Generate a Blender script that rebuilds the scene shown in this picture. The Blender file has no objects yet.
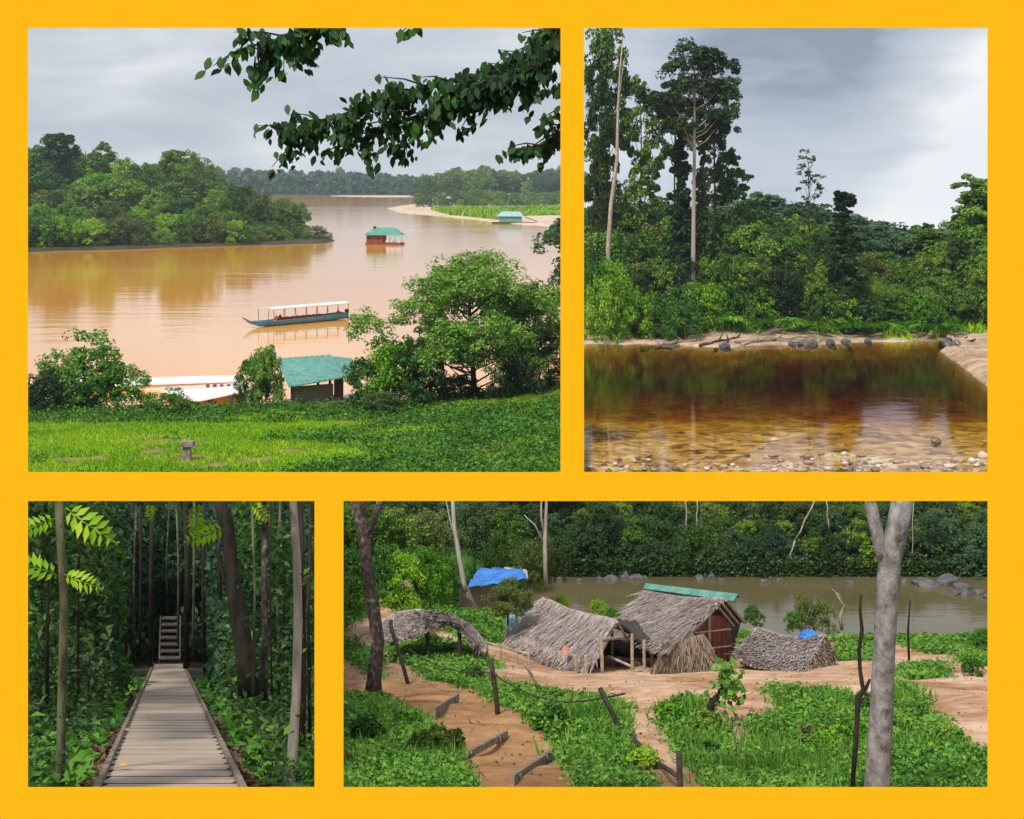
import bpy, math, random
import numpy as np
from mathutils import Vector, Matrix
R = math.radians
SC = bpy.context.scene
COL = SC.collection

# ------------------------------------------------------------------ camera, sky, sun, exposure
F, HZ, CX = 1600.0, 180.0, 512.0          # focal length in pixels, horizon row, centre column
cam = bpy.data.cameras.new('camera'); co = bpy.data.objects.new('camera', cam); COL.objects.link(co)
co.location = (0, 0, 0); co.rotation_euler = (R(90), 0, 0)
cam.sensor_width = 36; cam.lens = 36*F/1024; cam.shift_y = -(409.5-HZ)/1024
cam.clip_start = 0.1; cam.clip_end = 20000
SC.camera = co
SUN_EL, SUN_AZ = 52.0, 208.0              # azimuth clockwise from +Y: the sun stands behind and to the left
W = bpy.data.worlds.new('World'); SC.world = W; W.use_nodes = True
nt = W.node_tree; nt.nodes.clear()
def N(t, k, **kw):
    n = t.nodes.new(k)
    for a, b in kw.items():
        if a.startswith('i_'): n.inputs[a[2:].replace('_', ' ')].default_value = b
        else: setattr(n, a, b)
    return n
def mathn(t, op, a, b=None, c=None, clamp=False):
    n = t.nodes.new('ShaderNodeMath'); n.operation = op; n.use_clamp = clamp
    for i, v in enumerate((a, b, c)):
        if v is None: continue
        if isinstance(v, (int, float)): n.inputs[i].default_value = v
        else: t.links.new(v, n.inputs[i])
    return n.outputs[0]
def ramp(t, fac, stops):
    n = t.nodes.new('ShaderNodeValToRGB'); t.links.new(fac, n.inputs[0])
    e = n.color_ramp.elements
    while len(e) < len(stops): e.new(0.5)
    for k, (p, c) in enumerate(stops):
        e[k].position = p; e[k].color = (*c, 1) if len(c) == 3 else c
    return n.outputs[0]
def mixc(t, fac, a, b, mode='MIX'):
    n = t.nodes.new('ShaderNodeMix'); n.data_type = 'RGBA'; n.blend_type = mode
    for s, v in ((n.inputs[0], fac), (n.inputs[6], a), (n.inputs[7], b)):
        if isinstance(v, (int, float)): s.default_value = v
        elif isinstance(v, tuple): s.default_value = (*v, 1) if len(v) == 3 else v
        else: t.links.new(v, s)
    return n.outputs[2]
def build_world():
    t = nt
    tc = N(t, 'ShaderNodeTexCoord'); sp = N(t, 'ShaderNodeSeparateXYZ'); t.links.new(tc.outputs['Generated'], sp.inputs[0])
    sky = N(t, 'ShaderNodeTexSky', sky_type='NISHITA', sun_disc=False, sun_elevation=R(SUN_EL), sun_rotation=R(SUN_AZ))
    cv = N(t, 'ShaderNodeCombineXYZ'); t.links.new(sp.outputs[0], cv.inputs[0]); t.links.new(sp.outputs[1], cv.inputs[1])
    t.links.new(mathn(t, 'MAXIMUM', sp.outputs[2], 0.03), cv.inputs[2])
    t.links.new(cv.outputs[0], sky.inputs[0])
    # cloud deck: wide streaks, stretched along the horizon
    mp = N(t, 'ShaderNodeMapping'); t.links.new(tc.outputs['Generated'], mp.inputs[0]); mp.inputs['Scale'].default_value = (3.2, 3.2, 11); mp.inputs['Rotation'].default_value = (0, R(-16), 0)
    mp.inputs['Location'].default_value = (0.4, 0.1, 0.35)
    nz = N(t, 'ShaderNodeTexNoise', i_Scale=1.6, i_Detail=5.0, i_Roughness=0.5, i_Distortion=0.4); t.links.new(mp.outputs[0], nz.inputs[0])
    nz2 = N(t, 'ShaderNodeTexNoise', i_Scale=5.0, i_Detail=6.0, i_Roughness=0.55, i_Distortion=0.6); t.links.new(mp.outputs[0], nz2.inputs[0])
    a = mathn(t, 'MULTIPLY_ADD', nz2.outputs[0], 0.26, mathn(t, 'MULTIPLY_ADD', nz.outputs[0], 0.62, 0.13))
    # the brighter break in the deck, low towards +X
    dv = N(t, 'ShaderNodeVectorMath', operation='DOT_PRODUCT'); t.links.new(tc.outputs['Generated'], dv.inputs[0])
    g = Vector((0.288, 1.0, 0.025)).normalized(); dv.inputs[1].default_value = g
    ang = mathn(t, 'SUBTRACT', 1.0, mathn(t, 'DIVIDE', mathn(t, 'ARCCOSINE', dv.outputs['Value']), 0.16), clamp=True)
    a = mathn(t, 'ADD', a, mathn(t, 'MULTIPLY', ang, 0.50))
    dv2 = N(t, 'ShaderNodeVectorMath', operation='DOT_PRODUCT'); t.links.new(tc.outputs['Generated'], dv2.inputs[0])
    dv2.inputs[1].default_value = Vector((0.215, 1.0, 0.085)).normalized()
    ang2 = mathn(t, 'SUBTRACT', 1.0, mathn(t, 'DIVIDE', mathn(t, 'ARCCOSINE', dv2.outputs['Value']), 0.13), clamp=True)
    a = mathn(t, 'SUBTRACT', a, mathn(t, 'MULTIPLY', ang2, 0.55))
    cl = ramp(t, a, [(0.30, (2.3, 2.8, 3.6)), (0.42, (4.2, 4.7, 5.6)), (0.58, (6.0, 6.3, 7.0)), (0.76, (9.4, 9.4, 9.4))])
    colr = mixc(t, 0.9, sky.outputs[0], cl)
    bg = N(t, 'ShaderNodeBackground'); t.links.new(colr, bg.inputs[0]); bg.inputs[1].default_value = 0.1
    out = N(t, 'ShaderNodeOutputWorld'); t.links.new(bg.outputs[0], out.inputs[0])
build_world()
sl = bpy.data.lights.new('sun', 'SUN'); so = bpy.data.objects.new('sun', sl); COL.objects.link(so)
sl.energy = 3.6; sl.angle = R(7); sl.color = (1.0, 0.955, 0.88)
sd = Vector((math.sin(R(SUN_AZ))*math.cos(R(SUN_EL)), math.cos(R(SUN_AZ))*math.cos(R(SUN_EL)), math.sin(R(SUN_EL))))
so.rotation_euler = sd.to_track_quat('Z', 'Y').to_euler(); so.location = sd*60
SC.view_settings.view_transform = 'Standard'; SC.view_settings.look = 'None'
SC.view_settings.exposure = 0.12; SC.view_settings.gamma = 1.0; SC.view_settings.use_curve_mapping = False
SC.cycles.max_bounces = 6; SC.cycles.diffuse_bounces = 2; SC.cycles.glossy_bounces = 3; SC.cycles.transmission_bounces = 3
SC.cycles.transparent_max_bounces = 8; SC.cycles.use_denoising = True; SC.cycles.volume_bounces = 0
SC.cycles.caustics_reflective = False; SC.cycles.caustics_refractive = False

# ------------------------------------------------------------------ helpers
def P(px, row, d):
    return Vector(((px-CX)/F*d, d, (HZ-row)/F*d))
def px_of(p): return CX+p[0]/p[1]*F, HZ-p[2]/p[1]*F
def newobj(name, me, parent=None):
    o = bpy.data.objects.new(name, me); COL.objects.link(o)
    if parent is not None: o.parent = parent
    return o
def mesh(name, v, f, mat=None, parent=None, smooth=False, link=True):
    me = bpy.data.meshes.new(name)
    v = np.asarray(v, dtype=np.float32).reshape(-1, 3)
    if isinstance(f, np.ndarray):
        n, k = f.shape
        me.vertices.add(len(v)); me.vertices.foreach_set('co', v.ravel())
        me.loops.add(n*k); me.loops.foreach_set('vertex_index', f.astype(np.int32).ravel())
        me.polygons.add(n); me.polygons.foreach_set('loop_start', (np.arange(n)*k).astype(np.int32))
        me.update(calc_edges=True)
    else:
        me.from_pydata(v.tolist(), [], f); me.update()
    if smooth: me.polygons.foreach_set('use_smooth', np.ones(len(me.polygons), dtype=bool))
    if mat: me.materials.append(mat)
    return newobj(name, me, parent) if link else me
def tag(o, label=None, cat=None, group=None, kind=None):
    if label: o['label'] = label
    if cat: o['category'] = cat
    if group: o['group'] = group
    if kind: o['kind'] = kind
    return o
def thing(name, label, cat, loc=(0, 0, 0), rz=0, group=None):
    o = bpy.data.objects.new(name, None); COL.objects.link(o); o.location = loc; o.rotation_euler = (0, 0, rz)
    o.empty_display_size = 0.2
    return tag(o, label, cat, group)
class MB:
    def __init__(s): s.v = []; s.f = []
    def add(s, vs, fs):
        b = len(s.v); s.v += [tuple(x) for x in vs]; s.f += [tuple(i+b for i in q) for q in fs]
    def box(s, c, size, rz=0, M=None):
        x, y, z = [k/2 for k in size]
        vs = [Vector((a*x, b*y, c_*z)) for c_ in (-1, 1) for b in (-1, 1) for a in (-1, 1)]
        m = Matrix.Translation(Vector(c)) @ (M or Matrix.Rotation(rz, 4, 'Z'))
        s.add([m @ q for q in vs], [(0, 2, 3, 1), (4, 5, 7, 6), (0, 1, 5, 4), (2, 6, 7, 3), (0, 4, 6, 2), (1, 3, 7, 5)])
    def beam(s, a, b, w, h):
        a, b = Vector(a), Vector(b); d = b-a; L = d.length
        m = d.to_track_quat('X', 'Z').to_matrix().to_4x4()
        s.box((a+b)/2, (L, w, h), M=m)
    def tube(s, pts, rad, n=8, cap=True):
        pts = [Vector(p) for p in pts]; k = len(pts)
        if not isinstance(rad, (list, tuple)): rad = [rad]*k
        b = len(s.v); up = None
        for i, p in enumerate(pts):
            t = (pts[min(i+1, k-1)]-pts[max(i-1, 0)]).normalized()
            if up is None:
                up = t.orthogonal().normalized()
            up = (up-t*up.dot(t)).normalized(); w = t.cross(up)
            for j in range(n):
                a = 2*math.pi*j/n
                s.v.append(tuple(p+(up*math.cos(a)+w*math.sin(a))*rad[i]))
        for i in range(k-1):
            for j in range(n):
                s.f.append((b+i*n+j, b+i*n+(j+1) % n, b+(i+1)*n+(j+1) % n, b+(i+1)*n+j))
        if cap:
            s.f.append(tuple(b+j for j in range(n))[::-1]); s.f.append(tuple(b+(k-1)*n+j for j in range(n)))
    def poly(s, top, dz):    # extruded polygon, list of points, offset vector
        n = len(top); dz = Vector(dz)
        s.add([Vector(p) for p in top]+[Vector(p)+dz for p in top],
              [tuple(range(n)), tuple(range(2*n-1, n-1, -1))]+[(i, n+i, n+(i+1) % n, (i+1) % n) for i in range(n)])
    def build(s, name, mat, parent=None, smooth=False): return mesh(name, s.v, s.f, mat, parent, smooth)
def wob(a, b, n, amp, rng, sag=0):
    a, b = Vector(a), Vector(b); out = []
    for i in range(n+1):
        t = i/n; e = math.sin(math.pi*t)
        j = Vector((rng.uniform(-1, 1), rng.uniform(-1, 1), rng.uniform(-1, 1)))*amp*(0 if i in (0, n) else 1)
        out.append(a.lerp(b, t)+j-Vector((0, 0, sag*e)))
    return out
# value noise for terrains
_rs = np.random.RandomState(5); _tab = _rs.rand(256, 256)
def vnoise(x, y):
    x = np.asarray(x, float); y = np.asarray(y, float)
    xi = np.floor(x).astype(int); yi = np.floor(y).astype(int); fx = x-xi; fy = y-yi
    fx = fx*fx*(3-2*fx); fy = fy*fy*(3-2*fy)
    g = lambda i, j: _tab[i % 256, j % 256]
    return (g(xi, yi)*(1-fx)+g(xi+1, yi)*fx)*(1-fy)+(g(xi, yi+1)*(1-fx)+g(xi+1, yi+1)*fx)*fy
def fbm(x, y, o=4):
    s = 0; a = 0.5
    for k in range(o): s = s+a*(vnoise(x*2**k+17*k, y*2**k+31*k)-0.5); a *= 0.5
    return s

# ------------------------------------------------------------------ materials
MATS = {}
def mat(name):
    m = bpy.data.materials.new(name); m.use_nodes = True; m.node_tree.nodes.clear(); MATS[name] = m
    return m, m.node_tree
def out_surf(t, sh):
    o = N(t, 'ShaderNodeOutputMaterial'); t.links.new(sh, o.inputs[0]); return o
def coords(t, kind='Object', scale=(1, 1, 1)):
    tc = N(t, 'ShaderNodeTexCoord'); mp = N(t, 'ShaderNodeMapping'); mp.inputs['Scale'].default_value = scale
    t.links.new(tc.outputs[kind], mp.inputs[0]); return mp.outputs[0]
def noise(t, vec, scale, detail=4, rough=0.55, dist=0.0):
    n = N(t, 'ShaderNodeTexNoise'); n.inputs['Scale'].default_value = scale; n.inputs['Detail'].default_value = detail
    n.inputs['Roughness'].default_value = rough; n.inputs['Distortion'].default_value = dist
    t.links.new(vec, n.inputs['Vector']); return n.outputs['Fac']
def bump(t, h, strength, dist=0.05):
    b = N(t, 'ShaderNodeBump'); b.inputs['Strength'].default_value = strength; b.inputs['Distance'].default_value = dist
    t.links.new(h, b.inputs['Height']); return b.outputs[0]
def pbsdf(t, col, rough=0.7, spec=0.3, normal=None, metal=0):
    p = N(t, 'ShaderNodeBsdfPrincipled')
    if isinstance(col, tuple): p.inputs['Base Color'].default_value = (*col, 1)
    else: t.links.new(col, p.inputs['Base Color'])
    if isinstance(rough, (int, float)): p.inputs['Roughness'].default_value = rough
    else: t.links.new(rough, p.inputs['Roughness'])
    p.inputs['Specular IOR Level'].default_value = spec; p.inputs['Metallic'].default_value = metal
    if normal is not None: t.links.new(normal, p.inputs['Normal'])
    return p.outputs[0]
def simple(name, c1, c2, scale=3.0, rough=0.75, spec=0.25, kind='Object', stretch=(1, 1, 1), bs=0.3, bd=0.03, lo=0.35, hi=0.65, detail=5, c3=None, metal=0):
    m, t = mat(name); v = coords(t, kind, stretch); n = noise(t, v, scale, detail, 0.6, 0.2)
    stops = [(lo, c1), (hi, c2)] if c3 is None else [(lo, c1), ((lo+hi)/2, c2), (hi, c3)]
    c = ramp(t, n, stops); nb = noise(t, v, scale*5, 3)
    out_surf(t, pbsdf(t, c, rough, spec, bump(t, nb, bs, bd), metal)); return m
def leafmat(name, dark, light, warm=None, nscale=0.5, transl=0.3, spec=0.25, hv=0.16):
    m, t = mat(name); g = N(t, 'ShaderNodeNewGeometry'); oi = N(t, 'ShaderNodeObjectInfo')
    v = N(t, 'ShaderNodeVectorMath', operation='ADD'); tc = N(t, 'ShaderNodeTexCoord')
    t.links.new(g.outputs['Position'], v.inputs[0])
    nn = noise(t, v.outputs[0], nscale, 3)
    a = mathn(t, 'MULTIPLY_ADD', g.outputs['Random Per Island'], 0.45, mathn(t, 'MULTIPLY_ADD', nn, 0.9, -0.18))
    a = mathn(t, 'MULTIPLY_ADD', mathn(t, 'SUBTRACT', oi.outputs['Random'], 0.5), hv*3, a, clamp=True)
    st = [(0.2, dark), (0.75, light)] if warm is None else [(0.17, dark), (0.52, light), (0.84, warm)]
    c = ramp(t, a, st)
    p = pbsdf(t, c, 0.55, spec)
    tr = N(t, 'ShaderNodeBsdfTranslucent'); t.links.new(mixc(t, 1.0, c, (1.0, 1.15, 0.45), 'MULTIPLY'), tr.inputs[0])
    mx = N(t, 'ShaderNodeMixShader'); mx.inputs[0].default_value = transl; t.links.new(p, mx.inputs[1]); t.links.new(tr.outputs[0], mx.inputs[2])
    out_surf(t, mx.outputs[0]); return m
L_JUN = leafmat('jungle_leaves', (0.015, 0.050, 0.008), (0.095, 0.215, 0.022), (0.28, 0.40, 0.045), 0.06)
L_BLUE = leafmat('haze_tinted_leaves', (0.025, 0.065, 0.032), (0.065, 0.145, 0.068), (0.13, 0.22, 0.10), 0.03)  # bluish tone puts distance haze into the leaf colour
L_BRIGHT = leafmat('bright_leaves', (0.020, 0.095, 0.004), (0.12, 0.34, 0.012), (0.36, 0.55, 0.035), 0.25)
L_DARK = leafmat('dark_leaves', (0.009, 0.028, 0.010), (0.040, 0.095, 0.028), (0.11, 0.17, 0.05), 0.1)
L_OLIVE = leafmat('olive_leaves', (0.035, 0.062, 0.014), (0.14, 0.20, 0.04), (0.29, 0.30, 0.09), 0.1)
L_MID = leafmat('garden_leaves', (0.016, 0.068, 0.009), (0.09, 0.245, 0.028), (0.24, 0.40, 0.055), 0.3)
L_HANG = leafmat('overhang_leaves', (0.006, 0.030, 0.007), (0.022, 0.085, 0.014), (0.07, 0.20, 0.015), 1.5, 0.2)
L_VIVID = leafmat('vivid_leaves', (0.20, 0.42, 0.02), (0.32, 0.60, 0.03), (0.55, 0.75, 0.05), 1.5, 0.5)  # very bright yellow-green leaf colour
L_FERN = leafmat('fern_leaves', (0.010, 0.055, 0.010), (0.05, 0.20, 0.03), (0.15, 0.34, 0.04), 0.6)
L_WEED = leafmat('weed_leaves', (0.012, 0.062, 0.008), (0.060, 0.195, 0.022), (0.19, 0.36, 0.04), 0.45, 0.2)
L_LAWN = leafmat('lawn_leaves', (0.06, 0.19, 0.003), (0.20, 0.42, 0.006), (0.42, 0.56, 0.02), 0.12, 0.2)
L_DEAD = leafmat('fallen_leaves', (0.05, 0.03, 0.018), (0.16, 0.09, 0.05), (0.32, 0.2, 0.12), 1.0, 0.1)
M_YEL = simple('orange_yellow_paint', (0.97, 0.475, 0.008), (0.98, 0.485, 0.009), 2, 0.8, 0.0, bs=0.0)
M_BARK = simple('brown_bark', (0.025, 0.018, 0.012), (0.09, 0.065, 0.045), 3, stretch=(3, 3, 0.6), bs=0.6)
M_DBARK = simple('dark_bark', (0.010, 0.008, 0.007), (0.040, 0.030, 0.022), 4, stretch=(3, 3, 0.8), bs=0.7)
M_PBARK = simple('pale_bark', (0.22, 0.19, 0.15), (0.46, 0.42, 0.36), 3, stretch=(2, 2, 0.5), bs=0.4)
M_MBARK = simple('mossy_bark', (0.028, 0.035, 0.014), (0.10, 0.11, 0.05), 3, stretch=(3, 3, 0.8), bs=0.5, c3=(0.16, 0.15, 0.1))
M_GBARK = simple('mottled_grey_bark', (0.05, 0.045, 0.04), (0.22, 0.21, 0.20), 8, stretch=(1, 1, 0.7), bs=0.5, c3=(0.36, 0.36, 0.35), lo=0.30, hi=0.70, detail=8)
M_LBARK = simple('lichen_brown_bark', (0.03, 0.02, 0.016), (0.09, 0.065, 0.055), 9, stretch=(1, 1, 0.8), bs=0.6, c3=(0.28, 0.25, 0.24), lo=0.4, hi=0.72, detail=8)
M_SAND = simple('sand', (0.42, 0.30, 0.19), (0.62, 0.47, 0.33), 0.15, c3=(0.68, 0.55, 0.42), bs=0.4, bd=0.1)
M_BANK = simple('dark_bank_soil', (0.03, 0.028, 0.012), (0.07, 0.06, 0.025), 0.2)
M_ROCK = simple('grey_rock', (0.05, 0.045, 0.045), (0.20, 0.185, 0.19), 1.2, bs=0.8, bd=0.15)
def stonemat():
    m, t = mat('river_stone'); oi = N(t, 'ShaderNodeObjectInfo'); v = coords(t, 'Object')
    a = mathn(t, 'MULTIPLY_ADD', noise(t, v, 3.0, 6), 0.5, mathn(t, 'MULTIPLY_ADD', oi.outputs['Random'], 0.7, -0.08), clamp=True)
    c = ramp(t, a, [(0.2, (0.12, 0.07, 0.045)), (0.5, (0.38, 0.27, 0.19)), (0.85, (0.68, 0.58, 0.50))])
    out_surf(t, pbsdf(t, c, 0.4, 0.5, bump(t, noise(t, v, 9, 4), 0.5, 0.08))); return m
M_STONE = stonemat()
M_TEAL = simple('teal_sheet_roof', (0.05, 0.20, 0.15), (0.13, 0.36, 0.28), 1.6, rough=0.45, spec=0.4, stretch=(1, 1, 1))
M_WHITE = simple('white_sheet', (0.68, 0.67, 0.68), (0.82, 0.81, 0.82), 0.5, rough=0.5, bs=0.1)
M_REDWD = simple('red_brown_boards', (0.14, 0.035, 0.018), (0.26, 0.07, 0.035), 1.2, stretch=(4, 4, 0.5))
M_TANWD = simple('tan_boards', (0.36, 0.17, 0.06), (0.55, 0.29, 0.12), 1.2, stretch=(4, 4, 0.5))
M_WOOD = simple('weathered_wood', (0.13, 0.10, 0.075), (0.30, 0.24, 0.19), 6, stretch=(1, 1, 1))
M_DWOOD = simple('dark_wood', (0.03, 0.024, 0.02), (0.08, 0.062, 0.05), 6)
M_POLE = simple('pale_pole', (0.26, 0.20, 0.14), (0.48, 0.39, 0.29), 5)
M_HBLUE = simple('blue_hull_paint', (0.02, 0.20, 0.48), (0.04, 0.32, 0.66), 1.0, rough=0.4, spec=0.5)
M_RED = simple('red_paint', (0.35, 0.02, 0.02), (0.5, 0.05, 0.04), 2.0, rough=0.5)
M_TARP = simple('blue_tarpaulin', (0.02, 0.16, 0.60), (0.06, 0.30, 0.80), 1.6, rough=0.4, spec=0.4, bs=0.9, bd=0.2)
M_PTARP = simple('faded_blue_sheet', (0.20, 0.36, 0.48), (0.40, 0.55, 0.62), 1.6, rough=0.5)
M_MOTOR = simple('black_motor', (0.02, 0.02, 0.02), (0.04, 0.04, 0.04), 2.0, rough=0.4)
M_SKIN = simple('skin', (0.22, 0.11, 0.07), (0.3, 0.16, 0.1), 4.0)
M_OSHIRT = simple('orange_cloth', (0.6, 0.13, 0.04), (0.7, 0.2, 0.06), 4.0)
M_KSHIRT = simple('dark_cloth', (0.04, 0.04, 0.05), (0.07, 0.06, 0.07), 4.0)
M_OLEAF = simple('orange_leaf', (0.6, 0.26, 0.03), (0.75, 0.38, 0.05), 5.0)
M_PINK = simple('faded_red_cloth', (0.42, 0.13, 0.10), (0.55, 0.24, 0.19), 5.0)
M_CONC = simple('mossy_concrete', (0.12, 0.10, 0.07), (0.34, 0.28, 0.22), 4.0)
def thatchmat():
    m, t = mat('thatch'); g = N(t, 'ShaderNodeNewGeometry'); v = coords(t, 'Object')
    n = noise(t, v, 0.9, 4)
    a = mathn(t, 'MULTIPLY_ADD', g.outputs['Random Per Island'], 0.6, mathn(t, 'MULTIPLY', n, 0.55), clamp=True)
    c = ramp(t, a, [(0.12, (0.075, 0.052, 0.042)), (0.45, (0.30, 0.235, 0.205)), (0.82, (0.56, 0.48, 0.44))])
    out_surf(t, pbsdf(t, c, 0.85, 0.1)); return m
M_THATCH = thatchmat()
def thatchbrown():
    m, t = mat('brown_thatch'); g = N(t, 'ShaderNodeNewGeometry'); v = coords(t, 'Object')
    a = mathn(t, 'MULTIPLY_ADD', g.outputs['Random Per Island'], 0.7, mathn(t, 'MULTIPLY', noise(t, v, 0.9, 4), 0.4), clamp=True)
    c = ramp(t, a, [(0.15, (0.07, 0.045, 0.03)), (0.55, (0.26, 0.18, 0.12)), (0.9, (0.48, 0.38, 0.28))])
    out_surf(t, pbsdf(t, c, 0.85, 0.1)); return m
M_BTHATCH = thatchbrown()
def groundmat(name, soil, soil2, grass, grass2, sc=0.3):
    m, t = mat(name); g = N(t, 'ShaderNodeNewGeometry'); at = N(t, 'ShaderNodeVertexColor'); at.layer_name = 'cover'
    n1 = noise(t, g.outputs['Position'], sc, 6, 0.65); n2 = noise(t, g.outputs['Position'], sc*6, 5, 0.6)
    a = mathn(t, 'MULTIPLY_ADD', n2, 0.4, mathn(t, 'MULTIPLY', n1, 0.6))
    sc_ = N(t, 'ShaderNodeSeparateColor'); t.links.new(at.outputs[0], sc_.inputs[0]); c1 = mixc(t, sc_.outputs[1], ramp(t, a, [(0.38, soil), (0.6, soil2)]), ramp(t, a, [(0.38, (0.20, 0.09, 0.035)), (0.62, (0.46, 0.26, 0.12))])); c2 = ramp(t, a, [(0.38, grass), (0.6, grass2)])
    c = mixc(t, sc_.outputs[0], c1, c2)
    out_surf(t, pbsdf(t, c, 0.9, 0.1, bump(t, n2, 0.6, 0.12))); return m
M_HILL = groundmat('hill_ground', (0.16, 0.12, 0.04), (0.34, 0.24, 0.10), (0.03, 0.10, 0.004), (0.08, 0.20, 0.01), 0.15)
M_CAMP = groundmat('camp_ground', (0.34, 0.165, 0.08), (0.64, 0.44, 0.30), (0.02, 0.07, 0.01), (0.05, 0.13, 0.02), 0.28)
M_FLOOR = groundmat('forest_floor', (0.03, 0.02, 0.014), (0.10, 0.065, 0.045), (0.012, 0.03, 0.01), (0.03, 0.06, 0.02), 0.8)
def watermat(name, c1, c2, sc, bs, bd, rough=0.04, stretch=(1, 1, 1), spec=0.5, ior=1.33, gl=1.0):
    m, t = mat(name); g = N(t, 'ShaderNodeNewGeometry'); mp = N(t, 'ShaderNodeMapping'); mp.inputs['Scale'].default_value = stretch
    t.links.new(g.outputs['Position'], mp.inputs[0])
    n1 = noise(t, mp.outputs[0], sc*0.12, 4, 0.5, 0.5); n2 = noise(t, mp.outputs[0], sc, 5, 0.6, 0.3)
    c = ramp(t, n1, [(0.4, c1), (0.6, c2)])
    p = N(t, 'ShaderNodeBsdfPrincipled'); t.links.new(c, p.inputs['Base Color']); p.inputs['IOR'].default_value = ior
    p.inputs['Roughness'].default_value = rough; p.inputs['Specular IOR Level'].default_value = spec
    t.links.new(bump(t, mathn(t, 'MULTIPLY', n2, mathn(t, 'MULTIPLY_ADD', n1, 2.4, -0.5, clamp=True)), bs, bd), p.inputs['Normal'])
    out_surf(t, p.outputs[0]); return m
M_MUD = watermat('muddy_river_water', (0.90, 0.38, 0.04), (0.92, 0.44, 0.07), 0.10, 0.22, 0.45, 0.05, (0.35, 1.3, 1), 0.5, 1.6)
M_GRIV = watermat('olive_river_water', (0.095, 0.080, 0.036), (0.12, 0.10, 0.047), 0.8, 0.25, 0.12, 0.08, (0.6, 1.4, 1))
def ambermat():
    m, t = mat('amber_clear_water'); g = N(t, 'ShaderNodeNewGeometry'); mp = N(t, 'ShaderNodeMapping'); mp.inputs['Scale'].default_value = (0.5, 1.0, 1)
    t.links.new(g.outputs['Position'], mp.inputs[0])
    n2 = noise(t, mp.outputs[0], 0.45, 4, 0.55, 0.4)
    bp = bump(t, n2, 0.10, 0.22)
    gl = N(t, 'ShaderNodeBsdfGlossy'); gl.inputs['Roughness'].default_value = 0.03; t.links.new(bp, gl.inputs['Normal'])
    tr = N(t, 'ShaderNodeBsdfTransparent'); tr.inputs[0].default_value = (1, 1, 1, 1)
    fr = N(t, 'ShaderNodeFresnel'); fr.inputs['IOR'].default_value = 1.33; t.links.new(bp, fr.inputs['Normal'])
    mx = N(t, 'ShaderNodeMixShader'); t.links.new(mathn(t, 'MULTIPLY', fr.outputs[0], 0.95), mx.inputs[0]); t.links.new(tr.outputs[0], mx.inputs[1]); t.links.new(gl.outputs[0], mx.inputs[2])
    o = out_surf(t, mx.outputs[0]); ab = N(t, 'ShaderNodeVolumeAbsorption'); ab.inputs['Color'].default_value = (0.85, 0.74, 0.13, 1); ab.inputs['Density'].default_value = 0.40; t.links.new(ab.outputs[0], o.inputs['Volume']); return m
M_AMBER = ambermat()
M_BED = simple('pebbly_riverbed', (0.16, 0.08, 0.03), (0.52, 0.30, 0.11), 0.35, c3=(0.85, 0.66, 0.42), stretch=(0.6, 1, 1), lo=0.35, hi=0.72, detail=10, bs=0.8, bd=0.3)
def bedmat():
    m, t = mat('cobbled_riverbed'); g = N(t, 'ShaderNodeNewGeometry')
    v1 = N(t, 'ShaderNodeTexVoronoi'); v1.inputs['Scale'].default_value = 1.1; t.links.new(g.outputs['Position'], v1.inputs['Vector'])
    v2 = N(t, 'ShaderNodeTexVoronoi'); v2.inputs['Scale'].default_value = 0.45; t.links.new(g.outputs['Position'], v2.inputs['Vector'])
    s1 = N(t, 'ShaderNodeSeparateColor'); t.links.new(v1.outputs['Color'], s1.inputs[0]); s2 = N(t, 'ShaderNodeSeparateColor'); t.links.new(v2.outputs['Color'], s2.inputs[0])
    nn = noise(t, g.outputs['Position'], 0.12, 5)
    a = mathn(t, 'MULTIPLY_ADD', s1.outputs[0], 0.4, mathn(t, 'MULTIPLY_ADD', s2.outputs[0], 0.25, mathn(t, 'MULTIPLY', nn, 0.5)))
    c = ramp(t, a, [(0.25, (0.10, 0.05, 0.02)), (0.52, (0.56, 0.31, 0.10)), (0.72, (0.78, 0.52, 0.24)), (0.85, (0.9, 0.75, 0.55))])
    out_surf(t, pbsdf(t, c, 0.8, 0.1, bump(t, v1.outputs['Distance'], -0.8, 0.3))); return m
M_BED = bedmat()
def boardmat():
    m, t = mat('boardwalk_planks'); g = N(t, 'ShaderNodeNewGeometry'); v = coords(t, 'Object', (0.6, 4, 1))
    a = mathn(t, 'MULTIPLY_ADD', g.outputs['Random Per Island'], 0.45, mathn(t, 'MULTIPLY', noise(t, v, 2.5, 6, 0.65), 0.75), clamp=True)
    c = ramp(t, a, [(0.2, (0.15, 0.105, 0.07)), (0.55, (0.38, 0.29, 0.215)), (0.9, (0.62, 0.50, 0.40))])
    v2 = coords(t, 'Object', (1, 1, 1)); mo = ramp(t, noise(t, v2, 0.7, 4), [(0.56, (0, 0, 0)), (0.70, (1, 1, 1))])
    c = mixc(t, mathn(t, 'MULTIPLY', mo, 0.45), c, (0.22, 0.22, 0.06))
    out_surf(t, pbsdf(t, c, 0.6, 0.3)); return m
M_BOARD = boardmat()

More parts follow.
